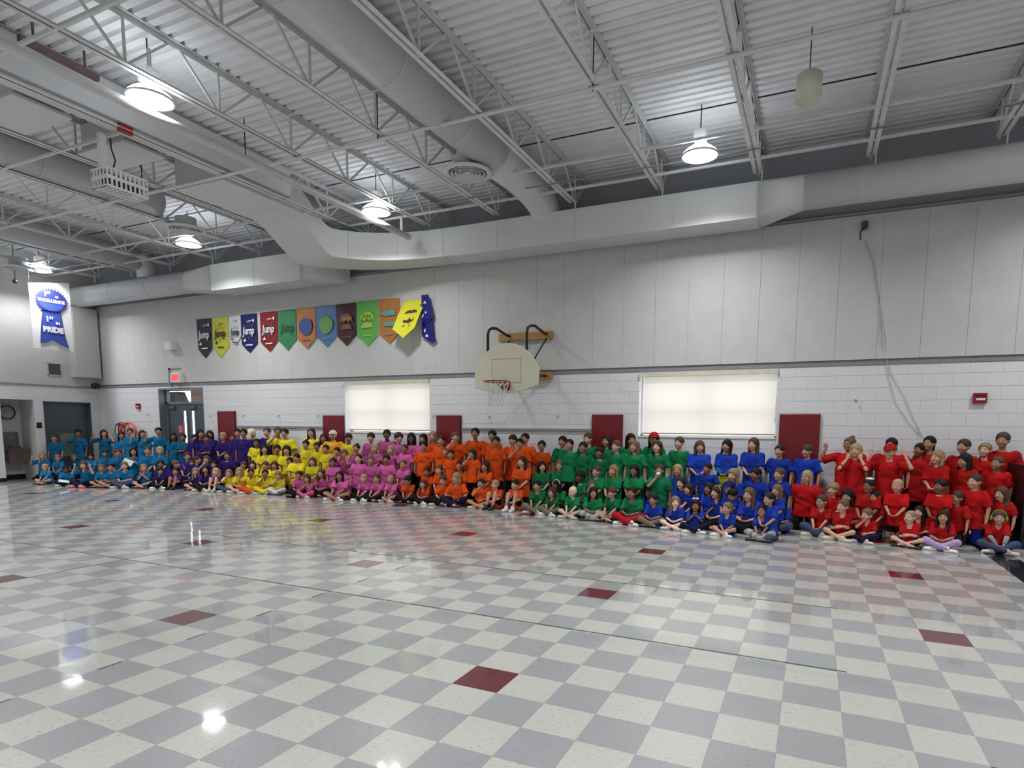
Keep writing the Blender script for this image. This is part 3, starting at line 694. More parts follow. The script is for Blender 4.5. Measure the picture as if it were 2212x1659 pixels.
for n, (x0, x1, col, ink, lab, tip) in enumerate(PN):
    zt = 4.235+.004*n; w_ = x1-x0; h_ = zt-tip
    t = empty('pennant', (x0, YP, zt), 0, lab, 'pennant', 'sports pennants in a row high on the wall')
    pm = mat('pennant_fabric_%d' % n, col, .38 if n > 5 else .5, noise=.07, scale=5, bump=.3, bscale=5)
    cloth_pennant(w_, h_, h_-.235, n).build('cloth', pm, t)
    b = MB(); b.tube([(0, -.012, -.006), (w_, -.012, -.006)], .007, 6); b.build('hem_rod', pm, t)
    cx, cz = w_/2+.01, -.40
    if ink in 'wkg':
        im = INKW if ink == 'w' else INKK if ink == 'k' else mat('dark_green_print', (26, 84, 58), .6)
        sc_ = 1.0 if n != 2 else .75
        if n in (3, 4, 1, 2):
            b = MB()
            for k in range(16):
                p, q = star[k], star[(k+1) % 16]; b.bar((cx+p[0]*sc_, -.040, cz+p[1]*sc_), (cx+q[0]*sc_, -.040, cz+q[1]*sc_), .004, .006)
            b.build('star_print', mat('faint_print', (150, 140, 160) if ink == 'w' else (120, 120, 90), .7), t)
        text('Jump', .26*sc_, im, t, (cx, -.043, cz-.01), sx=.74, shear=.12, bold=.005, name='print')
        if n != 5:
            for q_ in ((cx-.02, cx+.15*sc_, -.165*sc_, -.155*sc_), (cx-.06, cx+.10*sc_, -.19*sc_, -.182*sc_), (cx-.11*sc_, cx+.12*sc_, cz-.365*sc_, cz-.335*sc_)):
                b = MB(); b.box(q_[0], q_[1], -.041, -.039, q_[2], q_[3]); b.build('print_line', im, t)
            b = MB(); b.prism([(cx-.2*sc_, cz-.26*sc_), (cx-.09*sc_, cz-.26*sc_), (cx-.13*sc_, cz-.18*sc_)], -.041, -.039); b.build('logo_print', im, t)
        if n in (0, 3, 4):
            b = MB(); b.prism(blob(w_-.09, -.165, .028, .04, n), -.041, -.039); b.build('torch_print', im, t)
    else:
        cols = dict(B=(58, 78, 140), G=(104, 160, 84), o=(128, 92, 62), y=(186, 206, 72), t=(98, 168, 160))[ink]
        im = mat('blob_print_%s' % ink, cols, .5, noise=.15, scale=20)
        b = MB()
        if ink in 'BG': b.prism(blob(cx, cz-.03, .205, .20, n, amp=.05), -.042, -.038)
        elif ink == 't': b.prism(blob(cx, cz+.10, .2, .06, n), -.042, -.038); b.prism(blob(cx+.02, cz-.13, .17, .05, n+3), -.042, -.038)
        else:
            b.prism([(cx-.19, cz-.02), (cx-.17, cz+.1), (cx-.08, cz+.16), (cx+.08, cz+.17), (cx+.17, cz+.1), (cx+.19, cz-.02), (cx+.12, cz+.02), (cx+.07, cz-.03), (cx, cz+.03), (cx-.07, cz-.03), (cx-.12, cz+.02)], -.042, -.038)
            b.prism([(cx-.16, cz-.17), (cx-.13, cz-.08), (cx, cz-.05), (cx+.13, cz-.08), (cx+.16, cz-.17)], -.042, -.038)
        b.build('print', im, t)
        if ink in 'oy': text('Jump', .13, mat('print_contrast_%s' % ink, (196, 150, 90) if ink == 'o' else (96, 150, 60), .5), t, (cx, -.046, cz+.08), sx=1, shear=.2, bold=.003, name='print')
        b = MB(); b.box(cx-.13, cx+.13, -.039, -.037, cz-.35, cz-.33); b.build('small_print', im, t)
# loose yellow pennant swinging off the wall, with its shadow cast by the lamps
t = empty('pennant', (-6.20, YB-.305, 4.20), 0, 'bright yellow pennant with maroon print hanging loose and tilted off the wall', 'pennant', 'sports pennants in a row high on the wall')
ym = mat('bright_yellow_fabric', (228, 226, 54), .5, noise=.03, bump=.2, bscale=6)
b = MB(); nx, nz = 8, 12; w_ = .57
for side in (0, 1):
    for i in range(nz+1):
        for k in range(nx+1):
            u = k/nx; zmin = -.82+.20*abs(2*u-1); f_ = i/nz; z = zmin*f_
            b.v.append((u*w_-.12*f_, .25-.28*f_-.01*math.sin(6*u+4*f_)+side*.003, z+.0))
M_ = (nx+1)*(nz+1)
for i in range(nz):
    for k in range(nx):
        q = (i*(nx+1)+k, i*(nx+1)+k+1, (i+1)*(nx+1)+k+1, (i+1)*(nx+1)+k)
        b.f.append(q[::-1]); b.m.append(0); b.sm.append(True); b.f.append(tuple(M_+j_ for j_ in q)); b.m.append(0); b.sm.append(True)
b.build('cloth', ym, t)
im = mat('maroon_print', (96, 40, 60), .5)
b = MB()
def yl(x, z): f_ = -z/.8; return (x-.12*f_, .25-.28*f_-.022, z)
for poly in ([(.13, -.30), (.17, -.24), (.24, -.215), (.29, -.235), (.34, -.21), (.42, -.23), (.46, -.28), (.40, -.265), (.33, -.255), (.29, -.275), (.24, -.26), (.18, -.28)],
             [(.15, -.47), (.16, -.42), (.24, -.44), (.28, -.42), (.30, -.36), (.32, -.42), (.38, -.43), (.46, -.36), (.42, -.46), (.30, -.48)],
             [(.17, -.56), (.20, -.54), (.25, -.535), (.19, -.57)], [(.32, -.54), (.36, -.55), (.38, -.565), (.34, -.56)],
             [(.46, -.12), (.49, -.10), (.50, -.13), (.47, -.15)]):
    n0 = len(b.v); b.v += [yl(*p) for p in poly]; b.f.append(tuple(range(n0, n0+len(poly)))[::-1]); b.m.append(0); b.sm.append(False)
b.build('print', im, t)
# folded blue pennant at right end
t = empty('pennant', (-5.70, YB-.09, 4.27), 0, 'royal blue pennant at the right end, folded over on itself', 'pennant', 'sports pennants in a row high on the wall')
bm = mat('royal_blue_fabric', (24, 34, 118), .3, noise=.1, scale=6, bump=.5, bscale=7)
b = MB()
lay = [[(0, 0), (.17, 0), (.29, -.42), (.24, -.50), (.10, -.50), (0, -.62)], [(-.03, -.45), (.0, -.3), (.24, -.44), (.28, -.84), (.33, -.93), (.23, -1.0), (.10, -.92), (-.02, -.84)]]
b.prism(lay[0], -.05, -.035); b.prism(lay[1], -.015, .0)
b.prism([(0, -.62), (.10, -.50), (.24, -.50), (.13, -.56)], -.034, -.016)
b.build('cloth', bm, t)
b = MB()
for poly in ([(.04, -.17), (.09, -.12), (.12, -.18)], [(.0, -.47), (.03, -.40), (.05, -.38), (.05, -.42), (.02, -.47)], [(.08, -.36), (.10, -.33), (.13, -.36), (.10, -.39)]): b.prism(poly, -.053, -.050)
for poly in ([(.03, -.71), (.07, -.68), (.07, -.76), (.04, -.76)], [(.07, -.86), (.07, -.81), (.13, -.81), (.13, -.86)]): b.prism(poly, -.018, -.015)
b.build('print', INKW, t)

# ------------------------------------------------------------------ basketball hoop
t = empty('basketball_hoop', (-3.25, 7.0, 2.17), 0, 'fan-shaped cream basketball backboard with red rim mounted on the wall', 'basketball hoop')
BB = mat('cream_backboard', (214, 210, 186), .45, noise=.02)
poly = []
poly += [(-.66, .10), (-.21, 0.0), (.17, 0.0), (.64, .13), (.655, .42)]
for k in range(1, 16):
    a = math.radians(18+(162-18)*k/16); poly.append((.66*math.cos(a)*1.0, .22+.66*math.sin(a)))
poly += [(-.655, .42)]
b = MB(); b.prism(poly, 0, .03)
b.build('backboard', BB, t)
b = MB()
ring = poly+[poly[0]]
b.tube([(p[0], .012, p[1]) for p in poly], .012, 6, closed=True); b.build('board_edge', BB, t)
TL = mat('faint_target_line', (176, 172, 150), .6)
b = MB()
for (x0, x1, z0, z1) in ((-.30, .30, .60, .612), (-.30, .30, .17, .182), (-.30, -.288, .17, .612), (.288, .30, .17, .612)): b.box(x0, x1, -.002, .001, z0, z1)
b.build('target_square', TL, t)
RZ = .17
rim = MB(); rim.tube([(.0+.225*math.cos(a), -.38+.225*math.sin(a), RZ) for a in [2*PI*k/28 for k in range(28)]], .011, 8, closed=True)
rim.build('rim', REDP, t)
b = MB(); b.box(-.07, .07, -.16, -.0, RZ-.012, RZ+.006); b.box(-.08, .08, -.016, .0, RZ-.13, RZ+.03)
b.bar((-.12, -.20, RZ), (-.06, -.01, RZ-.11), .012, .02); b.bar((.12, -.20, RZ), (.06, -.01, RZ-.11), .012, .02)
b.build('rim_bracket', REDP, t)
NET = mat('white_net_cord', (216, 216, 218), .8)
b = MB()
NN = 12; LV = [(.222, 0), (.205, -.09), (.165, -.18), (.14, -.27), (.135, -.36), (.15, -.44)]
for k in range(NN):
    for lev in range(len(LV)-1):
        for sgn in (-1, 1):
            a0 = 2*PI*(k+.5*(lev % 2))/NN; a1 = a0+sgn*PI/NN
            r0, z0 = LV[lev]; r1, z1 = LV[lev+1]
            b.bar((r0*math.cos(a0), -.38+r0*math.sin(a0), RZ+z0), (r1*math.cos(a1), -.38+r1*math.sin(a1), RZ+z1), .009, .009)
b.build('net', NET, t)
for x in (-.41, .39):
    b = MB(); X1 = x
    b.tube([(x, .05, .35), (x, .05, 1.08), (x+.01, .07, 1.15), (x+.04, .12, 1.19), (x+.08, .22, 1.20), (X1, .80, 1.16), (X1+.03, .93, 1.15)], .026, 10)
    b.build('support_arm', BLACKP, t)
    b = MB(); b.tube([(x, .05, .30), (X1+.02, .93, .36)], .024, 8); b.build('lower_arm', BLACKP, t)
    b = MB(); b.bar((x, .05, .36), (X1+.02, .93, 1.10), .02, .02); b.build('brace', BLACKP, t)
for (x0, x1, z0, z1, lab) in ((-3.88, -2.73, 3.235, 3.375, 1), (-3.88, -2.73, 2.455, 2.612, 2)):
    b = MB(); b.box(x0+3.25, x1+3.25, .89, .97, z0-2.17, z1-2.17); b.build('mounting_board', WOOD, t)
# ------------------------------------------------------------------ signs and fixtures on the back wall
t = empty('exit_sign', (-13.62, YB-.04, 2.64), 0, 'red-lit exit sign above the exit doors', 'exit sign')
b = MB(); b.box(-.19, .19, -.10, .02, 0, .26); b.build('housing', WHITEP, t)
b = MB(); b.box(-.16, .16, -.103, -.10, .03, .22); b.build('face', mat('exit_face', (236, 150, 150), .5, emit=.25, noise=0), t)
text('EXIT', .16, mat('exit_letters', (236, 40, 48), .5, emit=.8, noise=0), t, (0, -.106, .12), sx=.8, bold=.004)
b = MB(); b.box(-14.02, -13.93, YB-.05, YB-.0, 2.58, 3.03); b.box(-14.02, -13.52, YB-.05, YB, 2.99, 3.03)
tag(b.build('sign_trim', TRIMG), 'grey angle trim around the exit sign', 'trim')
t = empty('wall_box', (-13.76, YB-.035, 3.50), 0, 'white box fixture on the wall high above the exit sign', 'wall fixture')
b = MB(); b.box(-.13, .13, -.16, 0, 0, .20); b.build('body', WHITEP, t); b = MB(); b.box(-.11, .11, -.165, -.16, .02, .17); b.build('cover', WHITEP, t)
def alarm(x, z, lab, s_=1.0):
    t = empty('fire_alarm', (x, YB, z), 0, lab, 'fire alarm'); t.scale = (s_, s_, s_)
    b = MB(); b.box(-.085, .085, -.05, 0, -.075, .075); b.build('body', REDP, t)
    b = MB(); b.box(-.05, .06, -.06, -.05, -.03, .0); b.build('strobe', WHITEP, t)
    b = MB(); b.box(-.06, .06, -.053, -.05, .02, .05); b.build('horn_grille', PADS, t)
alarm(4.145, 2.02, 'red fire alarm strobe on the wall at far right')
alarm(-15.42, 2.03, 'small red fire alarm between the corner and the exit doors', .95)
# cables on the wall at right
t = empty('wall_cable', (0, 0, 0), 0, 'thin grey cord pair looping down the right wall from a high bracket', 'cable')
b = MB()
b.tube([(2.50, YB-.08, 4.45), (2.60, YB-.05, 4.2), (2.72, YB-.045, 3.6), (2.86, YB-.045, 2.95), (2.93, YB-.01, 2.4), (3.07, YB-.01, 1.95), (3.25, YB-.01, 1.68), (3.41, YB-.01, 1.47)], .004, 6); b.build('cord', mat('grey_cord', (196, 196, 196), .6), t)
b = MB(); b.tube([(2.50, YB-.08, 4.42), (2.66, YB-.05, 4.0), (2.76, YB-.045, 3.4), (2.81, YB-.045, 2.9), (2.98, YB-.01, 2.4), (3.18, YB-.01, 2.05), (3.33, YB-.01, 1.70), (3.46, YB-.01, 1.43)], .004, 6); b.build('cord', MATS['grey_cord'], t)
b = MB(); b.box(2.44, 2.52, YB-.11, YB-.035, 4.62, 4.72); b.tube([(2.48, YB-.1, 4.66), (2.42, YB-.16, 4.55), (2.43, YB-.14, 4.44)], .014, 8)
b.tube([(2.475+.04*math.cos(a), YB-.13, 4.68+.04*math.sin(a)) for a in [2*PI*k/12 for k in range(12)]], .01, 6, closed=True)
tag(b.build('pulley_bracket', mat('worn_metal', (96, 94, 92), .5, metal=.5)), 'small worn metal pulley bracket high on the right wall', 'bracket')
# ------------------------------------------------------------------ left wall things
t = empty('door_2', (XL, 6.53, 0), 0, 'dark grey door in the left end wall', kind='structure')
b = MB(); b.box(-.20, -.155, .03, 1.17, .01, 2.10); lf = b.build('door_leaf', DARKG, t)
b = MB(); b.box(-.24, .01, 0, .03, 0, 2.13); b.box(-.24, .01, 1.17, 1.2, 0, 2.13); b.box(-.24, .01, 0, 1.2, 2.10, 2.13); b.build('door_frame', DARKG, t)
b = MB(); b.box(-.153, -.148, .44, .80, .92, 1.24); nt_ = b.build('posted_notice', mat('pale_green_paper', (112, 138, 132), .7), lf)
b = MB(); b.box(-.153, -.147, .46, .78, .6, .90); b.build('posted_notice', MATS['pale_green_paper'], lf)
b = MB(); b.tube([(-.12, .95, 1.0), (-.10, .95, 1.0), (-.10, 1.07, 1.0)], .012, 6); b.build('door_handle', STAIN, lf)
b = MB(); b.box(XL+.008, XL+.02, 6.34, 6.46, 1.40, 1.55)
tag(b.build('door_sign', BLACKP), 'small black room sign left of the dark grey door', 'sign')
t = empty('air_grille', (XL, 6.72, 2.86), 0, 'square air vent grille on the left wall below the ribbon banner', 'air vent')
b = MB(); b.box(0, .03, -.02, .0, -.02, .32); b.box(0, .03, .30, .32, -.02, .32); b.box(0, .03, -.02, .32, -.02, 0); b.box(0, .03, -.02, .32, .30, .32); b.build('frame', PLASTER, t)
b = MB(); b.box(0, .005, 0, .3, 0, .3); b.build('back', mat('vent_dark', (98, 98, 100), .7), t)
for k in range(7):
    b = MB(); b.bar((.012, 0, .03+.04*k), (.012, .3, .03+.04*k), .02, .006); b.build('slat', TRIMG, t)
t = empty('stage_spotlight', (XL+.3, 7.78, 2.60), 0, 'black spotlight camera fixed in the left corner below the chase box', 'spotlight')
b = MB(); b.lathe([(.001, -.02), (.07, -.02), (.085, .0), (.085, .14), (.06, .20), (.001, .21)], n=18); o = b.build('body', BLACKP, t); o.rotation_euler = (PI/2, 0, .5)
b = MB(); b.lathe([(.001, -.025), (.03, -.025), (.03, -.02)], n=12); o = b.build('lens', STAIN, t); o.rotation_euler = (PI/2, 0, .5)
b = MB(); b.tube([(0, .05, .02), (-.16, .10, .06), (-.29, .12, .06)], .018, 8); b.build('arm', BLACKP, t)
t = empty('wall_clock', (XL-.655, 5.99, 1.81), 0, 'round black-rimmed wall clock inside the alcove', 'clock')
def ring_x(r0, r1, x0, x1, n=36):
    b = MB()
    pr = [(r0, x0), (r1, x0), (r1, x1), (r0, x1), (r0, x0)]
    base = 0
    for (r, x) in pr:
        for k in range(n): a = 2*PI*k/n; b.v.append((x, r*math.cos(a), r*math.sin(a)))
    for i in range(4):
        for k in range(n): b.f.append((i*n+k, i*n+(k+1) % n, (i+1)*n+(k+1) % n, (i+1)*n+k)); b.m.append(0); b.sm.append(False)
    return b
ring_x(.165, .185, 0, .05).build('rim', BLACKP, t)
b = MB(); b.prism([(.165*math.cos(2*PI*k/32), .165*math.sin(2*PI*k/32)) for k in range(32)], 0, .015, axis='x'); b.build('dial', mat('clock_dial', (170, 172, 170), .5), t)
for k in range(12):
    a = 2*PI*k/12; b = MB(); b.bar((.018, .125*math.sin(a), .125*math.cos(a)), (.018, .145*math.sin(a), .145*math.cos(a)), .008, .006); b.build('hour_mark', BLACKP, t)
b = MB(); b.bar((.02, 0, 0), (.02, -.11, -.03), .006, .008); b.build('minute_hand', BLACKP, t)
b = MB(); b.bar((.022, 0, 0), (.022, -.05, .035), .006, .01); b.build('hour_hand', BLACKP, t)
t = empty('drinking_fountain', (XL-.66, 6.03, 0), 0, 'steel drinking fountain with brownish basin box in the alcove', 'drinking fountain')
b = MB(); b.box(0, .03, -.21, .17, .90, 1.28); b.build('back_splash', STAIN, t)
b = MB(); b.prism([(-.23, .52), (-.20, .48), (.20, .48), (.23, .52), (.23, .80), (-.23, .80)], .0, .36, axis='x'); b.build('basin_box', BRONZE, t)
b = MB(); b.box(-.0, .40, -.245, .245, .80, .845); b.box(.02, .06, -.2, .2, .845, .90); b.build('basin_top', STAIN, t)
b = MB(); b.tube([(.1, -.05, .845), (.1, -.05, .90), (.13, -.05, .92)], .012, 6); b.build('spout', STAIN, t)
b = MB(); b.sphere((.035, -.02, 1.15), .02, 10); b.build('sensor', WHITEP, t)
# jump ropes and hoops hanging near the corner
t = empty('rope_rack', (-16.05, YB-.06, 1.48), 0, 'wall bracket holding loops of rope left of the exit doors', 'rack')
b = MB(); b.tube([(-.30, -.04, .02), (.15, -.04, .02)], .012, 6); b.tube([(-.05, .06, .02), (-.05, -.12, .02)], .014, 6); b.tube([(.12, .06, .05), (.12, -.10, .05)], .014, 6); b.build('bracket', BLACKP, t)
def loop(cx, cz, rx, rz, yy, n=26): return [(cx+rx*math.cos(2*PI*k/n), yy+.01*math.sin(3*k), cz+rz*math.sin(2*PI*k/n)) for k in range(n)]
for (cx, cz, rx, rz, yy, rgb, nm, lab) in ((-16.22, 1.30, .16, .24, YB-.12, (60, 66, 70), 'hose_loop', 'dark grey hose loop hanging left on the wall bracket'),
        (-15.75, 1.30, .32, .26, YB-.14, (222, 92, 52), 'rope_loop', 'outer orange rope loop hanging on the wall bracket'),
        (-15.80, 1.28, .26, .22, YB-.17, (214, 70, 48), 'rope_loop', 'inner red-orange rope loop hanging on the wall bracket'),
        (-16.02, 1.30, .13, .27, YB-.16, (128, 26, 34), 'rope_loop', 'narrow dark red rope loop hanging beside the orange ones'),
        (-15.70, 1.31, .27, .25, YB-.11, (232, 120, 80), 'rope_loop', 'pale orange rope loop behind the brighter ones')):
    b = MB(); b.tube(loop(cx, cz, rx, rz, yy), .018 if nm == 'rope_loop' else .012, 8, closed=True)
    tag(b.build(nm, mat('rope_%d_%d' % rgb[:2], rgb, .5)), lab, 'rope')
# ------------------------------------------------------------------ ribbon banner
t = empty('ribbon_banner', (-16.15, 5.90, 5.03), 0, 'hand-painted white banner with a blue award ribbon hanging at left', 'banner')
BW, BH = .93, 1.60
paper = mat('banner_paper', (236, 238, 240), .7, noise=.02)
b = MB(); nx, nz = 6, 10
for side in (0, 1):
    for i in range(nz+1):
        for k in range(nx+1): b.v.append((.012*math.sin(2.5*k/nx+1.2*i/nz)-side*.002, BW*k/nx, -BH*i/nz+.18*(k/nx)*(1-i/nz)*1.0))
M_ = (nx+1)*(nz+1)
for i in range(nz):
    for k in range(nx):
        q = (i*(nx+1)+k, (i+1)*(nx+1)+k, (i+1)*(nx+1)+k+1, i*(nx+1)+k+1)
        b.f.append(q); b.m.append(0); b.sm.append(True); b.f.append(tuple(M_+j_ for j_ in q)[::-1]); b.m.append(0); b.sm.append(True)
b.build('paper', paper, t)
BLU = mat('banner_blue_paint', (58, 80, 178), .6, noise=.1, scale=4); BLK = mat('banner_outline_paint', (24, 24, 60), .6); DBL = mat('banner_dark_blue_paint', (44, 48, 128), .6, noise=.1, scale=5)
b = MB(); cy, cz, R1, R2 = .47, -.36, .385, .32; gear = []
for k in range(60):
    a = 2*PI*k/60; r = R1 if k % 2 == 0 else R2; gear.append((cy+r*math.cos(a)*1.0, cz+r*math.sin(a)*.86))
rib = [(.27, -.60), (.22, -.9), (.16, -1.46), (.28, -1.44), (.45, -1.35), (.62, -1.45), (.80, -1.52), (.76, -1.38), (.70, -1.1), (.66, -.62)]
b.prism(rib, .020, .022, axis='x'); b.build('ribbon_tails', BLU, t)
b = MB()
for k in range(len(rib)-1): b.bar((.023, rib[k][0], rib[k][1]), (.023, rib[k+1][0], rib[k+1][1]), .012, .003)
b.build('tail_outline', BLK, t)
b = MB(); b.prism(gear, .024, .026, axis='x'); b.build('ribbon_rosette', DBL, t)
b = MB(); b.prism([(cy+.30*math.cos(a), cz+.26*math.sin(a)) for a in [PI+PI*k/16 for k in range(17)]], .0265, .0275, axis='x'); b.build('rosette_face', BLU, t)
b = MB(); pts = [(.20+.05*k, -.60-.03*math.sin(PI*k/10)+(.02 if k % 2 else 0)) for k in range(11)]
for k in range(10): b.bar((.029, pts[k][0], pts[k][1]), (.029, pts[k+1][0], pts[k+1][1]), .012, .004)
b.build('rosette_outline', BLK, t)
RT = (PI/2, 0, PI/2)
def bt(s, size, y, z, sx=1, bold=.006): text(s, size, INKW, t, (.032, y, z), RT, sx=sx, bold=bold)
bt('1', .17, .34, -.21); bt('ST', .08, .42, -.17, 1, .004); bt('IN', .07, .60, -.25, 1, .004); bt('EXCELLENCE', .105, .47, -.37, .98, .006)
bt('1', .19, .35, -.84, 1, .008); bt('ST', .09, .44, -.80, 1, .005); bt('IN', .085, .58, -.92, 1, .006); bt('PRIDE', .185, .465, -1.10, .95, .012)
for yy in (.02, .9):
    b = MB(); b.tube([(0, yy, .0), (-.0, yy, .42)], .003, 4); b.build('string', TRIMG, t)
# dark fixture by the far left vent
t = empty('ceiling_camera', (-16.4, 5.75, 5.05), 0, 'small dark dome camera near the far left ceiling vent', 'camera')
b = MB(); b.sphere((0, 0, 0), .06, 12); b.build('dome', mat('smoky_dome', (60, 60, 64), .3), t)
b = MB(); b.tube([(0, 0, .04), (0, 0, .9)], .015, 6); b.build('stem', TRIMG, t)
# ------------------------------------------------------------------ dark folded bleacher unit at right
t = empty('folded_bleacher', (4.45, 6.75, 0), 0, 'dark folded bleacher unit cut off by the right edge behind the children', 'bleacher')
for k in range(5):
    b = MB(); z0 = .06+.20*k; b.box(.04+.03*k, 2.2, .02*k, 1.1, z0, z0+.165); b.build('seat_tier', BLACKP, t)
    b = MB(); b.box(.04+.03*k, 2.2, .02*k-.012, .02*k, z0+.12, z0+.15); b.build('maroon_edge', PADS, t)
b = MB(); b.box(.02, .06, .02, 1.1, 0, 1.1); b.build('side_panel', BLACKP, t)
b = MB(); b.tube([(.16, .5, 1.06), (.16, .5, 1.40), (.20, .5, 1.47), (.6, .5, 1.60), (1.2, .5, 1.62)], .02, 8); b.build('handrail', TRIMG, t)
# ================================================================== people
class Grid:
    def __init__(s, lo, hi, h):
        s.lo = np.array(lo, float); s.h = h
        n = np.ceil((np.array(hi)-s.lo)/h).astype(int)+1; s.n = n
        ax = [s.lo[i]+h*np.arange(n[i]) for i in range(3)]
        s.X, s.Y, s.Z = [a.astype(np.float32) for a in np.meshgrid(*ax, indexing='ij')]
def cap(G, a, b, r1, r2=None, sy=1.0, c=None):
    """rounded cone from a to b; sy<1 flattens it front to back about centre line"""
    r2 = r1 if r2 is None else r2
    ax, ay, az = a; bx, by, bz = b; k = 1.0/sy
    px, py, pz = G.X-ax, (G.Y-ay)*k, G.Z-az; dx, dy, dz = bx-ax, (by-ay)*k, bz-az
    L = dx*dx+dy*dy+dz*dz+1e-9; t = np.clip((px*dx+py*dy+pz*dz)/L, 0, 1)
    return np.sqrt((px-t*dx)**2+(py-t*dy)**2+(pz-t*dz)**2)-(r1+(r2-r1)*t)
def ell(G, c, r):
    x, y, z = (G.X-c[0])/r[0], (G.Y-c[1])/r[1], (G.Z-c[2])/r[2]
    k = np.sqrt(x*x+y*y+z*z)+1e-6; return (k-1)*min(r)*np.where(k > 1, 1.0, 1.0)
def smin(a, b, k=.02):
    h = np.clip(.5+.5*(b-a)/k, 0, 1); return b*(1-h)+a*h-k*h*(1-h)
def smax(a, b, k=.01): return -smin(-a, -b, k)
def nets(G, F):
    s = F < 0; nx, ny, nz = F.shape
    c = np.stack([s[i:nx-1+i, j:ny-1+j, k:nz-1+k] for i in (0,1) for j in (0,1) for k in (0,1)])
    m = c.any(0) & ~c.all(0); idx = -np.ones(m.shape, int); I = np.argwhere(m); idx[m] = np.arange(len(I))
    acc = np.zeros((len(I), 3)); cnt = np.zeros(len(I))
    cor = [(i, j, k) for i in (0,1) for j in (0,1) for k in (0,1)]
    for a in cor:
        for d in range(3):
            if a[d]: continue
            b = list(a); b[d] = 1
            fa = F[I[:,0]+a[0], I[:,1]+a[1], I[:,2]+a[2]]; fb = F[I[:,0]+b[0], I[:,1]+b[1], I[:,2]+b[2]]
            e = (fa < 0) != (fb < 0); t = fa/np.where(fa-fb == 0, 1, fa-fb)
            p = np.zeros((len(I), 3)); p[:] = a; p[:, d] += t
            acc[e] += p[e]; cnt[e] += 1
    V = (I+acc/cnt[:, None])*G.h+G.lo
    Q = []
    for d in range(3):
        u, v = (d+1) % 3, (d+2) % 3
        sl0 = [slice(None)]*3; sl1 = [slice(None)]*3; sl0[d] = slice(0, -1); sl1[d] = slice(1, None)
        A = s[tuple(sl0)]; B = s[tuple(sl1)]; ch = A != B
        P = np.argwhere(ch)
        ok = (P[:, u] > 0) & (P[:, v] > 0) & (P[:, u] < F.shape[u]-1) & (P[:, v] < F.shape[v]-1)
        P = P[ok]; ins = A[tuple(P.T)]
        def g_(du, dv):
            q = P.copy(); q[:, u] += du; q[:, v] += dv; return idx[tuple(q.T)]
        q = np.stack([g_(-1, -1), g_(0, -1), g_(0, 0), g_(-1, 0)], 1)
        q[~ins] = q[~ins][:, ::-1]; Q.append(q)
    Q = np.concatenate(Q); Q = Q[(Q >= 0).all(1)]
    return V, Q
def npmesh(name, parts, mats):
    """parts: list of (V, Q, material index)"""
    me = bpy.data.meshes.new(name); vs = []; qs = []; ms = []; o = 0
    for V, Q, mi in parts:
        vs.append(V); qs.append(Q+o); ms.append(np.full(len(Q), mi)); o += len(V)
    V = np.concatenate(vs); Q = np.concatenate(qs); ms = np.concatenate(ms)
    me.vertices.add(len(V)); me.vertices.foreach_set('co', V.astype(np.float32).ravel())
    me.loops.add(len(Q)*4); me.loops.foreach_set('vertex_index', Q.astype(np.int32).ravel())
    me.polygons.add(len(Q)); me.polygons.foreach_set('loop_start', np.arange(len(Q), dtype=np.int32)*4)
    me.polygons.foreach_set('material_index', ms.astype(np.int32))
    me.polygons.foreach_set('use_smooth', np.ones(len(Q), bool))
    for m in mats: me.materials.append(m)
    me.update(calc_edges=True); return me
def uvball(c, r, n=8, h=6, sc_=(1,1,1)):
    V = []; Q = []
    for i in range(h+1):
        t = .001+(PI-.002)*i/h
        for k in range(n):
            a = 2*PI*k/n; V.append((c[0]+r*sc_[0]*math.sin(t)*math.cos(a), c[1]+r*sc_[1]*math.sin(t)*math.sin(a), c[2]+r*sc_[2]*math.cos(t)))
    for i in range(h):
        for k in range(n): Q.append((i*n+k, (i+1)*n+k, (i+1)*n+(k+1) % n, i*n+(k+1) % n))
    return np.array(V), np.array(Q)
SKIN = mat('skin', (0,0,0), .5, objcol=True, noise=.05, scale=20, spec=.35)
EYEW = mat('eye_white', (226, 224, 220), .3, noise=0); IRIS = mat('iris_dark', (34, 24, 20), .25, noise=0)
LIP = mat('lips', (168, 92, 84), .45, noise=0); TEETH = mat('teeth', (232, 228, 218), .3, noise=0)
HAIR = mat('hair_strands', (0,0,0), .62, objcol=True, noise=.35, scale=70, stretch=(1, 1, .15), spec=.25, bump=.6, bscale=90)
CLOTH = mat('cotton_jersey', (0,0,0), .85, objcol=True, noise=.07, scale=9, bump=.5, bscale=11, spec=.15)
DENIM = mat('trouser_cloth', (0,0,0), .85, objcol=True, noise=.12, scale=25, bump=.2, bscale=60, spec=.15)
SHOEM = mat('shoe_leather', (0,0,0), .5, objcol=True, noise=.05); PLAST = mat('plastic', (0,0,0), .35, objcol=True, noise=.03)
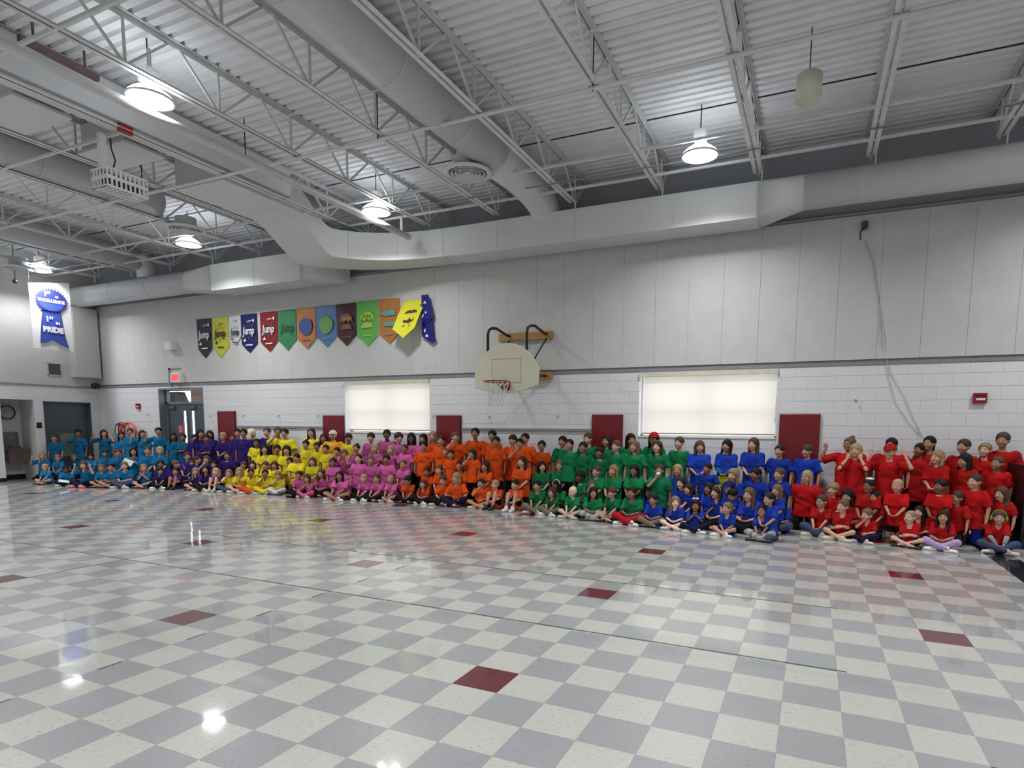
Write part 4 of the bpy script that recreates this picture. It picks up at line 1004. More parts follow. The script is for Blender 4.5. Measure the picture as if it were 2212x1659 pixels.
# ---- head (origin at skull centre, facing -Y)
G = Grid((-.095, -.12, -.19), (.095, .125, .12), .0068)
F = ell(G, (0, .014, .022), (.072, .086, .080))
F = smin(F, ell(G, (0, -.020, -.030), (.056, .060, .068)), .03)
F = smin(F, ell(G, (0, -.052, -.080), (.026, .022, .020)), .02)
for sx in (-1, 1):
    F = smin(F, ell(G, (sx*.034, -.052, -.032), (.024, .022, .022)), .015)
    F = smax(F, -ell(G, (sx*.028, -.094, .001), (.019, .017, .012)), .012)
    F = smin(F, ell(G, (sx*.075, .010, -.012), (.009, .019, .026)), .006)
F = smin(F, cap(G, (0, -.076, -.004), (0, -.092, -.030), .007, .0115), .010)
F = smin(F, cap(G, (0, .016, -.05), (0, .022, -.175), .037, .043), .025)
HV, HQ = nets(G, F)
eyes = []
for sx in (-1, 1):
    eyes.append(uvball((sx*.028, -.0708, .001), .0112, 8, 6, (1.05, 1, .72))+(1,)); eyes.append(uvball((sx*.028, -.0785, .001), .0066, 6, 4, (1, .75, .95))+(2,))
    V, Q = uvball((sx*.029, -.0815, .021), .012, 6, 4, (1, .25, .18)); eyes.append((V, Q, 2))
mouths = {0: [uvball((0, -.0795, -.057), .019, 8, 6, (1, .35, .24))+(3,)],
          1: [uvball((0, -.0795, -.056), .023, 8, 6, (1, .33, .36))+(3,), uvball((0, -.0835, -.055), .018, 8, 4, (1, .25, .20))+(4,)]}
# ---- hands: wrist at origin, fingers toward +Z, palm facing -Y, thumb toward +X
def hand(open_):
    G = Grid((-.06, -.05, -.03), (.075, .03, .16), .0052)
    F = smin(cap(G, (0, 0, -.01), (0, 0, .01), .020, .019), ell(G, (0, 0, .040), (.031, .014, .036)), .012)
    for k, (x, L) in enumerate(((-.023, .034), (-.0085, .043), (.0065, .046), (.021, .042))):
        sp = (x*.55 if open_ else x*.15); y1 = -.002 if open_ else -.014; y2 = -.006 if open_ else -.032
        a = (x, 0, .062); m = (x+sp*.5, y1, .062+L*.55); e = (x+sp, y2, .062+L*(1 if open_ else .82))
        F = smin(F, smin(cap(G, a, m, .0078, .0072), cap(G, m, e, .0070, .0058), .003), .005)
    F = smin(F, smin(cap(G, (.018, -.004, .018), (.040, -.014, .042), .0095, .0085), cap(G, (.040, -.014, .042), (.046 if open_ else .034, -.020, .068), .0082, .0065), .004), .008)
    return nets(G, F)
HANDS = {0: hand(False), 1: hand(True)}
# ---- skeletons for a child 1.25 m tall, facing -Y. returns joints
def skeleton(pose, arms):
    J = {}
    if pose == 'S': J.update(pel=(0, 0, .60), sh=(0, .01, .975), hd=(0, -.012, 1.13)); hip = (.062, 0, .59); kn = (.072, -.015, .33); an = (.078, .015, .055); ft = (.085, -.10, .03)
    elif pose == 'K': J.update(pel=(0, .02, .315), sh=(0, 0, .68), hd=(0, -.02, .83)); hip = (.062, .02, .30); kn = (.085, -.03, .055); an = (.08, .25, .045); ft = (.08, .34, .035)
    elif pose == 'H': J.update(pel=(0, .06, .20), sh=(0, .02, .57), hd=(0, -.01, .72)); hip = (.065, .06, .19); kn = (.12, -.20, .07); an = (.10, .10, .045); ft = (.09, .2, .035)
    elif pose == 'C': J.update(pel=(0, .06, .085), sh=(0, .03, .385), hd=(0, -.03, .53)); hip = (.07, .05, .085); kn = (.222, -.15, .145); an = (-.05, -.235, .055); ft = (-.135, -.25, .035)
    else: J.update(pel=(0, .09, .085), sh=(0, .03, .385), hd=(0, -.03, .53)); hip = (.06, .08, .085); kn = (.085, -.16, .345); an = (.075, -.28, .06); ft = (.08, -.40, .035)
    for s_, n in ((-1, 'L'), (1, 'R')):
        dy = -.05 if (pose == 'C' and s_ < 0) else 0
        J['hip'+n] = (s_*hip[0], hip[1], hip[2]); J['kn'+n] = (s_*kn[0], kn[1], kn[2])
        J['an'+n] = (s_*an[0], an[1]+dy, an[2]); J['ft'+n] = (s_*ft[0], ft[1]+dy, ft[2])
    S = J['sh'][2]; y0 = J['sh'][1]; h = J['hd']
    low = pose in 'CN'
    dn = (.17, -.16, .15) if low else (.185, -.13, S-.33) if pose == 'H' else (.175, -.02, S-.345)
    W = {'d': (dn, dn, 0), 'c': ((.035, y0-.16, S-.27),)*2+(0,), 'l': ((.05, -.17, .17) if low else (.05, y0-.18, S-.28),)*2+(0,),
         's': ((.045, -.235, .13) if low else dn,)*2+(0,), 'u': ((.20, y0-.10, S+.10),)*2+(1,), 'r': ((.22, y0-.10, S+.08), dn, 1),
         'm': ((.035, y0-.125, h[2]-.12), (.06, -.17, .18) if low else dn, 0), 'k': ((.085, y0-.10, h[2]-.115),)*2+(1,),
         'p': ((.022, y0-.15, h[2]-.19),)*2+(0,), 'n': ((.075, -.235, .20) if pose == 'N' else dn,)*2+(0,),
         'f': ((-.06, y0-.15, S-.17), (-.05, y0-.18, S-.19), 0), 'o': ((.30, y0-.22, S-.06), (.30, y0-.20, S-.10), 1)}[arms]
    for k, (s_, n) in enumerate(((-1, 'L'), (1, 'R'))):
        w_ = W[k]; sh = Vector((s_*.118, y0, S-.01)); wr = Vector((s_*w_[0], w_[1], w_[2])); d = wr-sh; L = d.length; a, b_ = .185, .165
        if L > .345: wr = sh+d*(.345/L); d = wr-sh; L = .345
        x = (a*a-b_*b_+L*L)/(2*L); hgt = math.sqrt(max(a*a-x*x, 1e-5)); u = d/L
        pole = Vector((s_*.9, .35, -.8)) if arms not in 'ukr' else Vector((s_*.6, -.1, -1)); pole = (pole-u*pole.dot(u)).normalized()
        el = sh+u*x+pole*hgt
        J['sh'+n], J['el'+n], J['wr'+n] = tuple(sh), tuple(el), tuple(wr)
    raised = {'u': 'LR', 'r': 'L', 'm': 'L', 'k': 'LR', 'p': 'LR', 'o': 'LR'}.get(arms, '')
    J['hands'] = {n: (1 if W[2] and n in raised else 0) for n in 'LR'}; J['raised'] = raised; J['arms'] = arms
    return J
def bounds(J, m=.16):
    P = np.array([J[k] for k in J if isinstance(J[k], tuple)]); return P.min(0)-m, P.max(0)+m
CELL = .0165
def mk_body(pose, arms):
    J = skeleton(pose, arms); lo, hi = bounds(J, .10); G = Grid(lo, hi, CELL)
    F = cap(G, (0, J['pel'][1], J['pel'][2]+.02), (0, J['sh'][1]+.01, J['sh'][2]-.10), .092, .098, .72)
    F = smin(F, cap(G, (-.08, J['sh'][1], J['sh'][2]-.035), (.08, J['sh'][1], J['sh'][2]-.035), .043), .04)
    F = smin(F, cap(G, (0, J['sh'][1], J['sh'][2]-.03), (0, (J['sh'][1]+J['hd'][1])/2+.012, J['sh'][2]+.045), .042, .036), .03)
    for n in 'LR':
        F = smin(F, smin(cap(G, J['sh'+n], J['el'+n], .034, .027), cap(G, J['el'+n], J['wr'+n], .027, .019), .008), .02)
        F = smin(F, smin(cap(G, J['hip'+n], J['kn'+n], .062, .043), cap(G, J['kn'+n], J['an'+n], .041, .027), .01), .02)
        F = smin(F, cap(G, J['an'+n], J['ft'+n], .028, .022), .01)
    return J, nets(G, F)
def tri(a, b, t): return tuple(a[i]+(b[i]-a[i])*t for i in range(3))
def half(G, p, n): return (G.X-p[0])*n[0]+(G.Y-p[1])*n[1]+(G.Z-p[2])*n[2]
def mk_shirt(pose, arms, long_=False):
    J = skeleton(pose, arms); lo, hi = bounds(J, .12); G = Grid(lo, hi, .0145)
    S = J['sh']; P = J['pel']
    hem = P[2]-.11 if pose in 'SK' else P[2]-.03
    hem -= .07*long_ if long_ != 2 else -.16
    F = cap(G, (0, P[1], hem-.02), (0, S[1]+.005, S[2]-.085), .150 if pose in 'SK' else .150, .120, .78)
    F = smin(F, cap(G, (0, S[1], S[2]-.040), (-.09, S[1], S[2]-.062), .064, .052), .04); F = smin(F, cap(G, (0, S[1], S[2]-.040), (.09, S[1], S[2]-.062), .064, .052), .04)
    if pose in 'C': F = smin(F, cap(G, (-.07, P[1]-.02, .11), (.07, P[1]-.02, .11), .11, .11), .05)
    for n in 'LR':
        e = tri(J['sh'+n], J['el'+n], 1.15); sl = cap(G, J['sh'+n], e, .052, .062)
        d = Vector(J['el'+n])-Vector(J['sh'+n]); d.normalize(); cut = tri(J['sh'+n], J['el'+n], .90)
        sl = np.maximum(sl, half(G, cut, d)); F = smin(F, sl, .018)
    # neckline, folds, hem
    F = smax(F, -ell(G, (0, S[1]-.012, S[2]+.050), (.043, .046, .034)), .006)
    w_ = .0055*np.sin(30*G.X+16*G.Z+4*np.sin(14*G.Z)+6*G.Y)*np.clip((S[2]-.06-G.Z)*8, 0, 1)+.003*np.sin(34*G.Z-20*G.X+11*G.Y)
    F = F+w_
    if pose in 'SK': F = np.maximum(F, hem+.012*np.sin(9*G.X+1)-G.Z)
    else: F = np.maximum(F, .012-G.Z)
    V, Q = nets(G, F); ctr = V[Q].mean(1); zc = S[2]-.165
    y_ = V[:, 1].min() if pose in 'SK' else S[1]-.13
    sel = (np.abs(ctr[:, 0]) < .075) & (np.abs(ctr[:, 2]-zc) < .022) & (ctr[:, 1] < S[1]-.055)
    me = npmesh('shirt', [(V, Q, 0)], [CLOTH]); q = Q[sel]
    if len(q): V2 = V.copy(); V2[:, 1] -= .0025; u = np.unique(q); mp = -np.ones(len(V), int); mp[u] = np.arange(len(u)); pr = npmesh('shirt_print', [(V2[u], mp[q], 0)], [CLOTH])
    else: pr = None
    return me, pr
def mk_pants(pose, kind):
    J = skeleton(pose, 'd'); lo, hi = bounds(J, .11); hi[2] = J['pel'][2]+.20; G = Grid(lo, hi, .0155)
    P = J['pel']; F = cap(G, (-.040, P[1], P[2]), (.040, P[1], P[2]), .080, .080, .85)
    for n in 'LR':
        hp, kn, an = J['hip'+n], J['kn'+n], J['an'+n]
        if kind == 'short':
            th = cap(G, hp, kn, .067, .066); d = (Vector(kn)-Vector(hp)).normalized(); th = np.maximum(th, half(G, tri(hp, kn, .72), d)); F = smin(F, th, .02)
        else:
            th = cap(G, hp, kn, .066, .056); shn = cap(G, kn, tri(kn, an, .97), .055, .045)
            F = smin(F, smin(th, shn, .012), .02)
    if kind == 'skirt': F = smin(cap(G, (0, P[1], P[2]+.03), (0, P[1], P[2]-.30), .125, .17), cap(G, (-.045, P[1], P[2]), (.045, P[1], P[2]), .092, .092, .85), .02); F = np.maximum(F, P[2]-.36-G.Z)+.006*np.sin(np.arctan2(G.X, G.Y)*12)
    F = F+.003*np.sin(40*G.Z+22*G.X)+.003*np.sin(31*G.Y-15*G.X)
    F = np.maximum(F, .006-G.Z)
    return npmesh('trousers' if kind != 'short' else 'shorts', [nets(G, F)+(0,)], [DENIM])
def mk_shoe():
    G = Grid((-.05, -.15, -.02), (.05, .07, .10), .008)
    F = smin(cap(G, (0, .02, .032), (0, -.085, .024), .034, .032), cap(G, (0, .02, .04), (0, .02, .075), .033, .032), .02)
    F = np.maximum(F, -G.Z); return npmesh('shoe', [nets(G, F)+(0,)], [SHOEM])
def mk_hair(st):
    H = .30 if st in ('ls', 'lw') else .2 if st in ('pt', 'bb') else .11
    G = Grid((-.13, -.12, -H), (.13, .20, .17), .0078)
    thin = st in ('bz', 'bd'); vol = dict(bw=.010, cu=.020, bb=.009, ls=.008, lw=.014, sb=.007).get(st, .006)
    if thin: vol = .002
    F = ell(G, (0, .017, .028), (.076+vol, .090+vol, .082+vol))
    ang = np.arctan2(G.X, G.Y-.01)
    F = F+(.0022*np.sin(ang*26+30*G.Z) if not thin else 0)
    if st == 'cu': F = F+.008*np.sin(55*G.X)*np.sin(52*G.Y+1)*np.sin(50*G.Z)
    # face opening and hairline
    fz = {'bw': -.042, 'sb': -.022, 'bz': -.012, 'bd': -.012, 'bb': -.036, 'ls': -.024, 'lw': -.022, 'pt': -.018, 'bn': -.018, 'cu': -.028}[st]
    low = .0 if st in ('bb', 'ls', 'lw') else -.048
    if low: F = smax(F, low+.35*np.minimum(G.Y+.02, 0)*-1-G.Z, .006)
    if st in ('sb', 'bz', 'bd', 'bw', 'cu'): F = smax(F, -np.maximum(np.maximum(-.035-G.Z+.0, G.Y-.03)*1.0, -10+G.Z), .004) if False else F
    if st in ('bb', 'ls', 'lw'):
        L = {'bb': -.13, 'ls': -.25, 'lw': -.24}[st]; wv_ = .008*np.sin(45*G.Z) if st == 'lw' else 0
        cur = cap(G, (0, .055, .0), (0, .078, L), .080, .052 if st != 'lw' else .075, .62)
        for sx in (-1, 1):
            cur = smin(cur, cap(G, (sx*.070, .020, .01), (sx*.080, .015 if st != 'bb' else -.005, L*.92), .028, .022 if st != 'lw' else .034), .03)
        F = smin(F, cur+wv_+.0022*np.sin(ang*30), .015)
    if st == 'pt': F = smin(F, smin(cap(G, (0, .10, .045), (0, .145, .03), .022, .026), cap(G, (0, .145, .03), (0, .150, -.13), .028, .014), .01), .012)
    if st == 'bn': F = smin(F, ell(G, (0, .060, .115), (.034, .036, .030)), .01)
    F = smax(F, -ell(G, (0, -.105, fz), (.066, .085, .078)), .008)
    F = smax(F, -ell(G, (0, -.06, -.10), (.060, .07, .09)), .008)
    if st in ('sb', 'bz', 'bd', 'bw', 'cu', 'pt', 'bn'):
        for sx in (-1, 1): F = smax(F, -ell(G, (sx*.090, -.034, -.036), (.046, .046, .052)), .006)
        F = smax(F, -ell(G, (0, -.01, -.12), (.13, .115, .062 if st == 'bw' else .086)), .006)
    return npmesh('hair', [nets(G, F)+(0,)], [HAIR])
def mk_cap():
    G = Grid((-.11, -.18, -.0), (.11, .14, .14), .009)
    F = ell(G, (0, .016, .032), (.094, .108, .100)); F = np.maximum(F, .030-G.Z); F = smin(F, ell(G, (0, -.10, .036), (.062, .070, .008)), .008)
    return npmesh('cap', [nets(G, F)+(0,)], [CLOTH])
CACHE = {}
def cached(key, fn, *a):
    if key not in CACHE: CACHE[key] = fn(*a)
    return CACHE[key]
def small(name, fn, m):
    def mk(): b = MB(); fn(b); return b.mesh(name, m)
    return cached(name, mk)
def f_glasses(b):
    for sx in (-1, 1):
        b.tube([(sx*.029+.019*math.cos(a), -.094, .001+.015*math.sin(a)) for a in [2*PI*k/12 for k in range(12)]], .002, 5, closed=True)
        b.tube([(sx*.048, -.093, .004), (sx*.078, -.02, .0)], .002, 5)
    b.tube([(-.010, -.096, .002), (.010, -.096, .002)], .002, 5)
def f_mask(b): b.sphere((0, -.060, -.048), .052, 14, 0, 1.0, .80, .82)
def f_topcap(b): b.sphere((0, .012, .104), .058, 12, 0, 1, 1, .42)
def f_band(b): b.tube([(.088*math.cos(a), -.005+.0*a, .028+.090*math.sin(a)) for a in [PI*k/14 for k in range(15)]], .008, 6)
def f_bow(b):
    for sx in (-1, 1): b.sphere((sx*.030, -.01, .128), .026, 8, 0, 1.1, .5, .7)
    b.sphere((0, -.012, .126), .011, 8)
def f_phones(b):
    f_band(b)
    for sx in (-1, 1): b.sphere((sx*.092, .0, -.01), .034, 12, 0, .6, 1, 1.2)
def f_collar(b): b.tube([(.050*math.cos(a), .053*math.sin(a), .0) for a in [2*PI*k/18 for k in range(18)]], .0075, 6, closed=True)
def f_paper(b): b.box(-.11, .11, -.16, 0, -.001, .001)
def f_tissue(b): b.sphere((0, 0, 0), .03, 8, 0, 1.2, .6, .9)
def f_stripe(b): b.tube([(.048*math.cos(a), .048*math.sin(a), 0) for a in [2*PI*k/14 for k in range(14)]], .009, 5, closed=True)
SHIRT = dict(T=(20, 104, 150), P=(44, 30, 102), Y=(222, 204, 44), K=(190, 88, 148), O=(214, 78, 24), G=(22, 118, 72), B=(28, 58, 164), R=(176, 22, 24), A=(234, 168, 56))
HC = dict(k=(20, 17, 18), d=(40, 28, 25), b=(74, 55, 44), l=(108, 84, 64), y=(156, 130, 94), w=(206, 184, 154), r=(102, 50, 34))
SK = {'1': (232, 190, 172), '2': (214, 164, 140), '3': (190, 138, 110), '4': (156, 106, 82), '5': (104, 68, 54)}
PC = dict(j=(62, 78, 104), k=(20, 20, 24), n=(24, 28, 52), g=(84, 86, 90), o=(214, 78, 30), w=(206, 206, 204), p=(206, 92, 130), v=(176, 152, 196), e=(168, 28, 44), a=(112, 108, 92), t=(150, 152, 150), y=(214, 204, 40), u=(22, 44, 132))
GRP = dict(T='children in teal shirts', P='children in purple shirts', Y='children in yellow shirts', K='children in pink shirts', O='children in orange shirts', G='children in green shirts', B='children in blue shirts', R='children in red shirts', A='children in yellow shirts')
def col(o, rgb): o.color = lin(rgb)
def rotz(V, a): c, s_ = math.cos(a), math.sin(a); return np.stack([V[:,0]*c-V[:,1]*s_, V[:,0]*s_+V[:,1]*c, V[:,2]], 1)
def hand_xf(J, n, kind, s_):
    V, Q = HANDS[kind]; wr = Vector(J['wr'+n]); el = Vector(J['el'+n]); d = (wr-el).normalized()
    arms = J['arms']
    if n in J['raised']:
        if arms == 'u': d = Vector((0, .05, 1)).normalized()
        elif arms == 'r': d = Vector((-.1, .0, 1)).normalized()
        elif arms in 'kpm': d = (d+Vector((0, 0, .8))).normalized()
    elif arms in 'clf': d = (d+Vector((-.9 if n == 'R' else .9, -.2, -.1))).normalized()
    zax = d; pn = Vector((0, -1, 0)) if J['arms'] in 'uro' else Vector((1 if n == 'L' else -1, -.2, 0))
    if J['arms'] in 'km': pn = Vector((0, 1, .1))
    y = -(pn-zax*pn.dot(zax)).normalized(); x = y.cross(zax)
    M_ = np.array([x, y, zax]).T; V2 = V.copy()
    th = 1 if (M_[:, 0][0]*(1 if n == 'L' else -1)) > 0 else -1
    V2[:, 0] *= th; Q2 = Q if th > 0 else Q[:, ::-1]
    return V2*.80*s_ @ M_.T + np.array(wr)*s_, Q2
Z0 = dict(S=1.13, K=.83, H=.72, C=.53, N=.53)
def make_person(n, row):
    x, y, z, rw, pose, arms, hs_, hc, sk, yawc, sh, pn, ex, lab = row
    s_ = z/Z0[pose]
    if pose == 'S' and s_ < .78: pose = 'K'; s_ = z/Z0[pose]
    if pose == 'K' and s_ < .80: pose = 'H'; s_ = z/Z0[pose]
    if pose == 'H' and s_ < .80: pose = 'C'; s_ = z/Z0[pose]
    if pose == 'N' and s_ > 1.2: pose = 'H'; s_ = z/Z0[pose]
    if pose == 'C' and s_ > 1.28: pose = 'H'; s_ = z/Z0[pose]
    if arms in 'sn' and pose not in 'CN': arms = 'd'
    hsc = .46+.47*min(max(s_, .8), 1.25); wide = 1.22 if 'wide' in ex else 1.0+.05*rng.randn()
    wide = max(.9, wide)
    look = math.atan2(-3.4-x, y+2.5); camd = math.atan2(1.9-x, y+3)
    hy = {'L': look-.06, 'l': look*.6+camd*.4, '0': camd, 'r': camd+.35, 'R': camd+1.25, 'D': look}[yawc]+.08*rng.randn()
    by = .55*hy+.06*rng.randn() if rw < 3 else .4*hy
    root = empty('person', (x, y, 0), by, lab, 'person', GRP[sh])
    J, (BV, BQ) = cached(('body', pose, arms), mk_body, pose, arms)
    V = BV*s_; V = V*np.array([wide, wide, 1.0])
    hd = np.array(J['hd'])*s_
    pit = .45 if yawc == 'D' else .04*rng.randn()-.03
    def headxf(P):
        P = P*hsc; c, q = math.cos(pit), math.sin(pit)
        P = np.stack([P[:,0], P[:,1]*c+P[:,2]*q*-1, P[:,1]*q+P[:,2]*c], 1); return rotz(P, hy-by)+hd
    parts = [(V, BQ, 0), (headxf(HV), HQ, 0)]
    for e_ in eyes+mouths[1 if rng.rand() < .45 else 0]: parts.append((headxf(e_[0]), e_[1], e_[2]))
    for n_ in 'LR':
        hv, hq = hand_xf(J, n_, J['hands'][n_], s_); hv = hv*1.0; hv[:, 0] += np.array(J['wr'+n_])[0]*s_*(wide-1); hv[:, 1] += np.array(J['wr'+n_])[1]*s_*(wide-1)
        parts.append((hv, hq, 0))
    bo = link('body', npmesh('body', parts, [SKIN, EYEW, IRIS, LIP, TEETH]), root)
    tone = .93+.05*rng.randn(); col(bo, tuple(min(255, max(0, v*tone)) for v in SK[sk]))
    def child(nm, me, scl, rgb, loc=(0,0,0), rot=None):
        o = link(nm, me, root); o.location = loc; o.scale = scl if isinstance(scl, tuple) else (scl,)*3
        if rot is not None: o.rotation_euler = rot
        col(o, rgb); return o
    bs = (s_*wide, s_*wide, s_); v = 1+.06*rng.randn()
    long_ = int(pose == 'S' and rng.rand() < .4)
    if 'tealsleeve' in ex: long_ = 2
    sm, prm = cached(('shirt', pose, arms, long_), mk_shirt, pose, arms, long_)
    so = child('shirt', sm, bs, tuple(min(255, c*v) for c in SHIRT[sh]))
    if prm and arms in 'dscnurlo' and 'tealsleeve' not in ex: q = link('shirt_print', prm, so); col(q, tuple(c*v*.80 for c in SHIRT[sh]))
    kind = 'short' if pn[0] == 'S' else 'skirt' if 'tealsleeve' in ex else 'long'; pc = PC[pn[-1]]
    o_tr = o = child({'short': 'shorts', 'skirt': 'skirt', 'long': 'trousers'}[kind], cached(('pants', pose, kind), mk_pants, pose, kind), bs, pc)
    rot = (pit, 0, hy-by)
    def sub(par, nm, me, rgb, loc=(0,0,0), rot_=None, scl=1.0):
        q = link(nm, me, par); q.location = loc; q.scale = (scl,)*3; col(q, rgb)
        if rot_ is not None: q.rotation_euler = rot_
        return q
    def onhead(nm, me, rgb): return child(nm, me, hsc, rgb, tuple(hd), rot)
    capped = 'redcap' in ex or 'bluecap' in ex or 'cap' in ex.split(',')
    hj = 1+.12*rng.randn()
    ho = onhead('hair', cached(('hair', hs_), mk_hair, hs_), tuple(min(255, max(6, c*hj)) for c in HC[hc]))
    for e_ in ex.split(','):
        if e_ == 'glasses': onhead('glasses', small('glasses', f_glasses, PLAST), (24, 22, 26))
        elif e_ == 'mask': onhead('face_mask', small('face_mask', f_mask, PLAST), (120, 118, 120))
        elif e_ in ('headband', 'headbandw', 'headbandy'): sub(ho, 'headband', small('headband', f_band, CLOTH), {'headband': (120, 112, 104), 'headbandw': (236, 236, 236), 'headbandy': (176, 160, 60)}[e_])
        elif e_ == 'bow': sub(ho, 'hair_bow', small('hair_bow', f_bow, CLOTH), (240, 240, 242))
        elif e_ == 'whitecap': onhead('skull_cap', small('skull_cap', f_topcap, CLOTH), (226, 224, 220))
        elif e_ in ('redcap', 'cap', 'bluecap'): onhead('cap', cached('cap', mk_cap), {'redcap': (170, 22, 38), 'cap': (206, 200, 192), 'bluecap': (26, 34, 88), 'whitecap': (226, 224, 220)}[e_])
        elif e_ == 'headphones': onhead('headphones', small('headphones', f_phones, PLAST), (74, 168, 52))
        elif e_ == 'collar': sub(so, 'collar', small('collar', f_collar, CLOTH), (22, 22, 26) if 'black collar' in lab else (228, 226, 222), (0, J['sh'][1]-.008, J['sh'][2]+.014))
        elif e_ == 'paper': 
            o = child('held_paper', small('held_paper', f_paper, PLAST), 1.0, (232, 234, 236), (.0, -.16, .20*s_) if pose in 'C' else (-.02, -.20, hd[2]-.20), (.3, .2, .3) if pose in 'C' else (1.1, .5, .3))
        elif e_ == 'tissue': child('tissue', small('tissue', f_tissue, CLOTH), 1.0, (240, 240, 240), (0, hd[1]-.12, hd[2]-.05))
        elif e_ in ('tealsleeve', 'headphones2'): pass
    if 'tealsleeve' in ex or 'headphones' in ex:
        for n_ in 'LR':
            def f_sl(b): b.tube([tri(J['sh'+n_], J['el'+n_], .8), J['el'+n_], tri(J['el'+n_], J['wr'+n_], .95)], [.040, .038, .029], 10)
            child('long_sleeve', cached(('sl', pose, arms, n_), lambda: (lambda b: (f_sl(b), b.mesh('long_sleeve', CLOTH))[1])(MB())), bs, (34, 122, 160) if 'teal' in ex else (150, 150, 154))
    if rw == 0 or (rw == 1 and pose == 'S') or pose == 'N':
        sc_ = (20, 20, 24)
        if 'whiteshoe' in ex: sc_ = (226, 226, 222)
        elif 'pinkshoe' in ex: sc_ = (226, 96, 118)
        elif 'blueshoe' in ex: sc_ = (28, 36, 84)
        elif 'sneaker' in ex: sc_ = (36, 36, 44)
        elif rng.rand() < .45: sc_ = (196, 192, 184)
        for n_, sx in (('L', -1), ('R', 1)):
            a = Vector(J['an'+n_]); f_ = Vector(J['ft'+n_]); d = f_-a
            yaw_ = math.atan2(d.x, -d.y)
            tilt = {'C': (0, sx*-.9, yaw_)}.get(pose, (0, 0, yaw_))
            if pose in 'HK': tilt = (1.2, 0, PI+yaw_ if False else yaw_)
            q_ = a+(f_-a)*.55 if pose in 'C' else a
            o = child('shoe', cached('shoe', mk_shoe), 1.05*s_+.12, sc_, (q_.x*s_*wide, q_.y*s_*wide-.01, max(.0, q_.z*s_-.055) if pose not in 'HK' else .02), tilt)
    if 't' == pn and pose == 'C':
        for n_ in 'LR':
            k0, a0 = Vector(J['kn'+n_]), Vector(J['an'+n_])
            for q in range(5):
                p = k0+(a0-k0)*(.15+.18*q); sub(o_tr, 'stripe', small('stripe', f_stripe, CLOTH), (226, 226, 222) if q % 2 == 0 else (120, 124, 124), tuple(p), (a0-k0).to_track_quat('Z', 'Y').to_euler(), 1.06-.05*q)
    return root
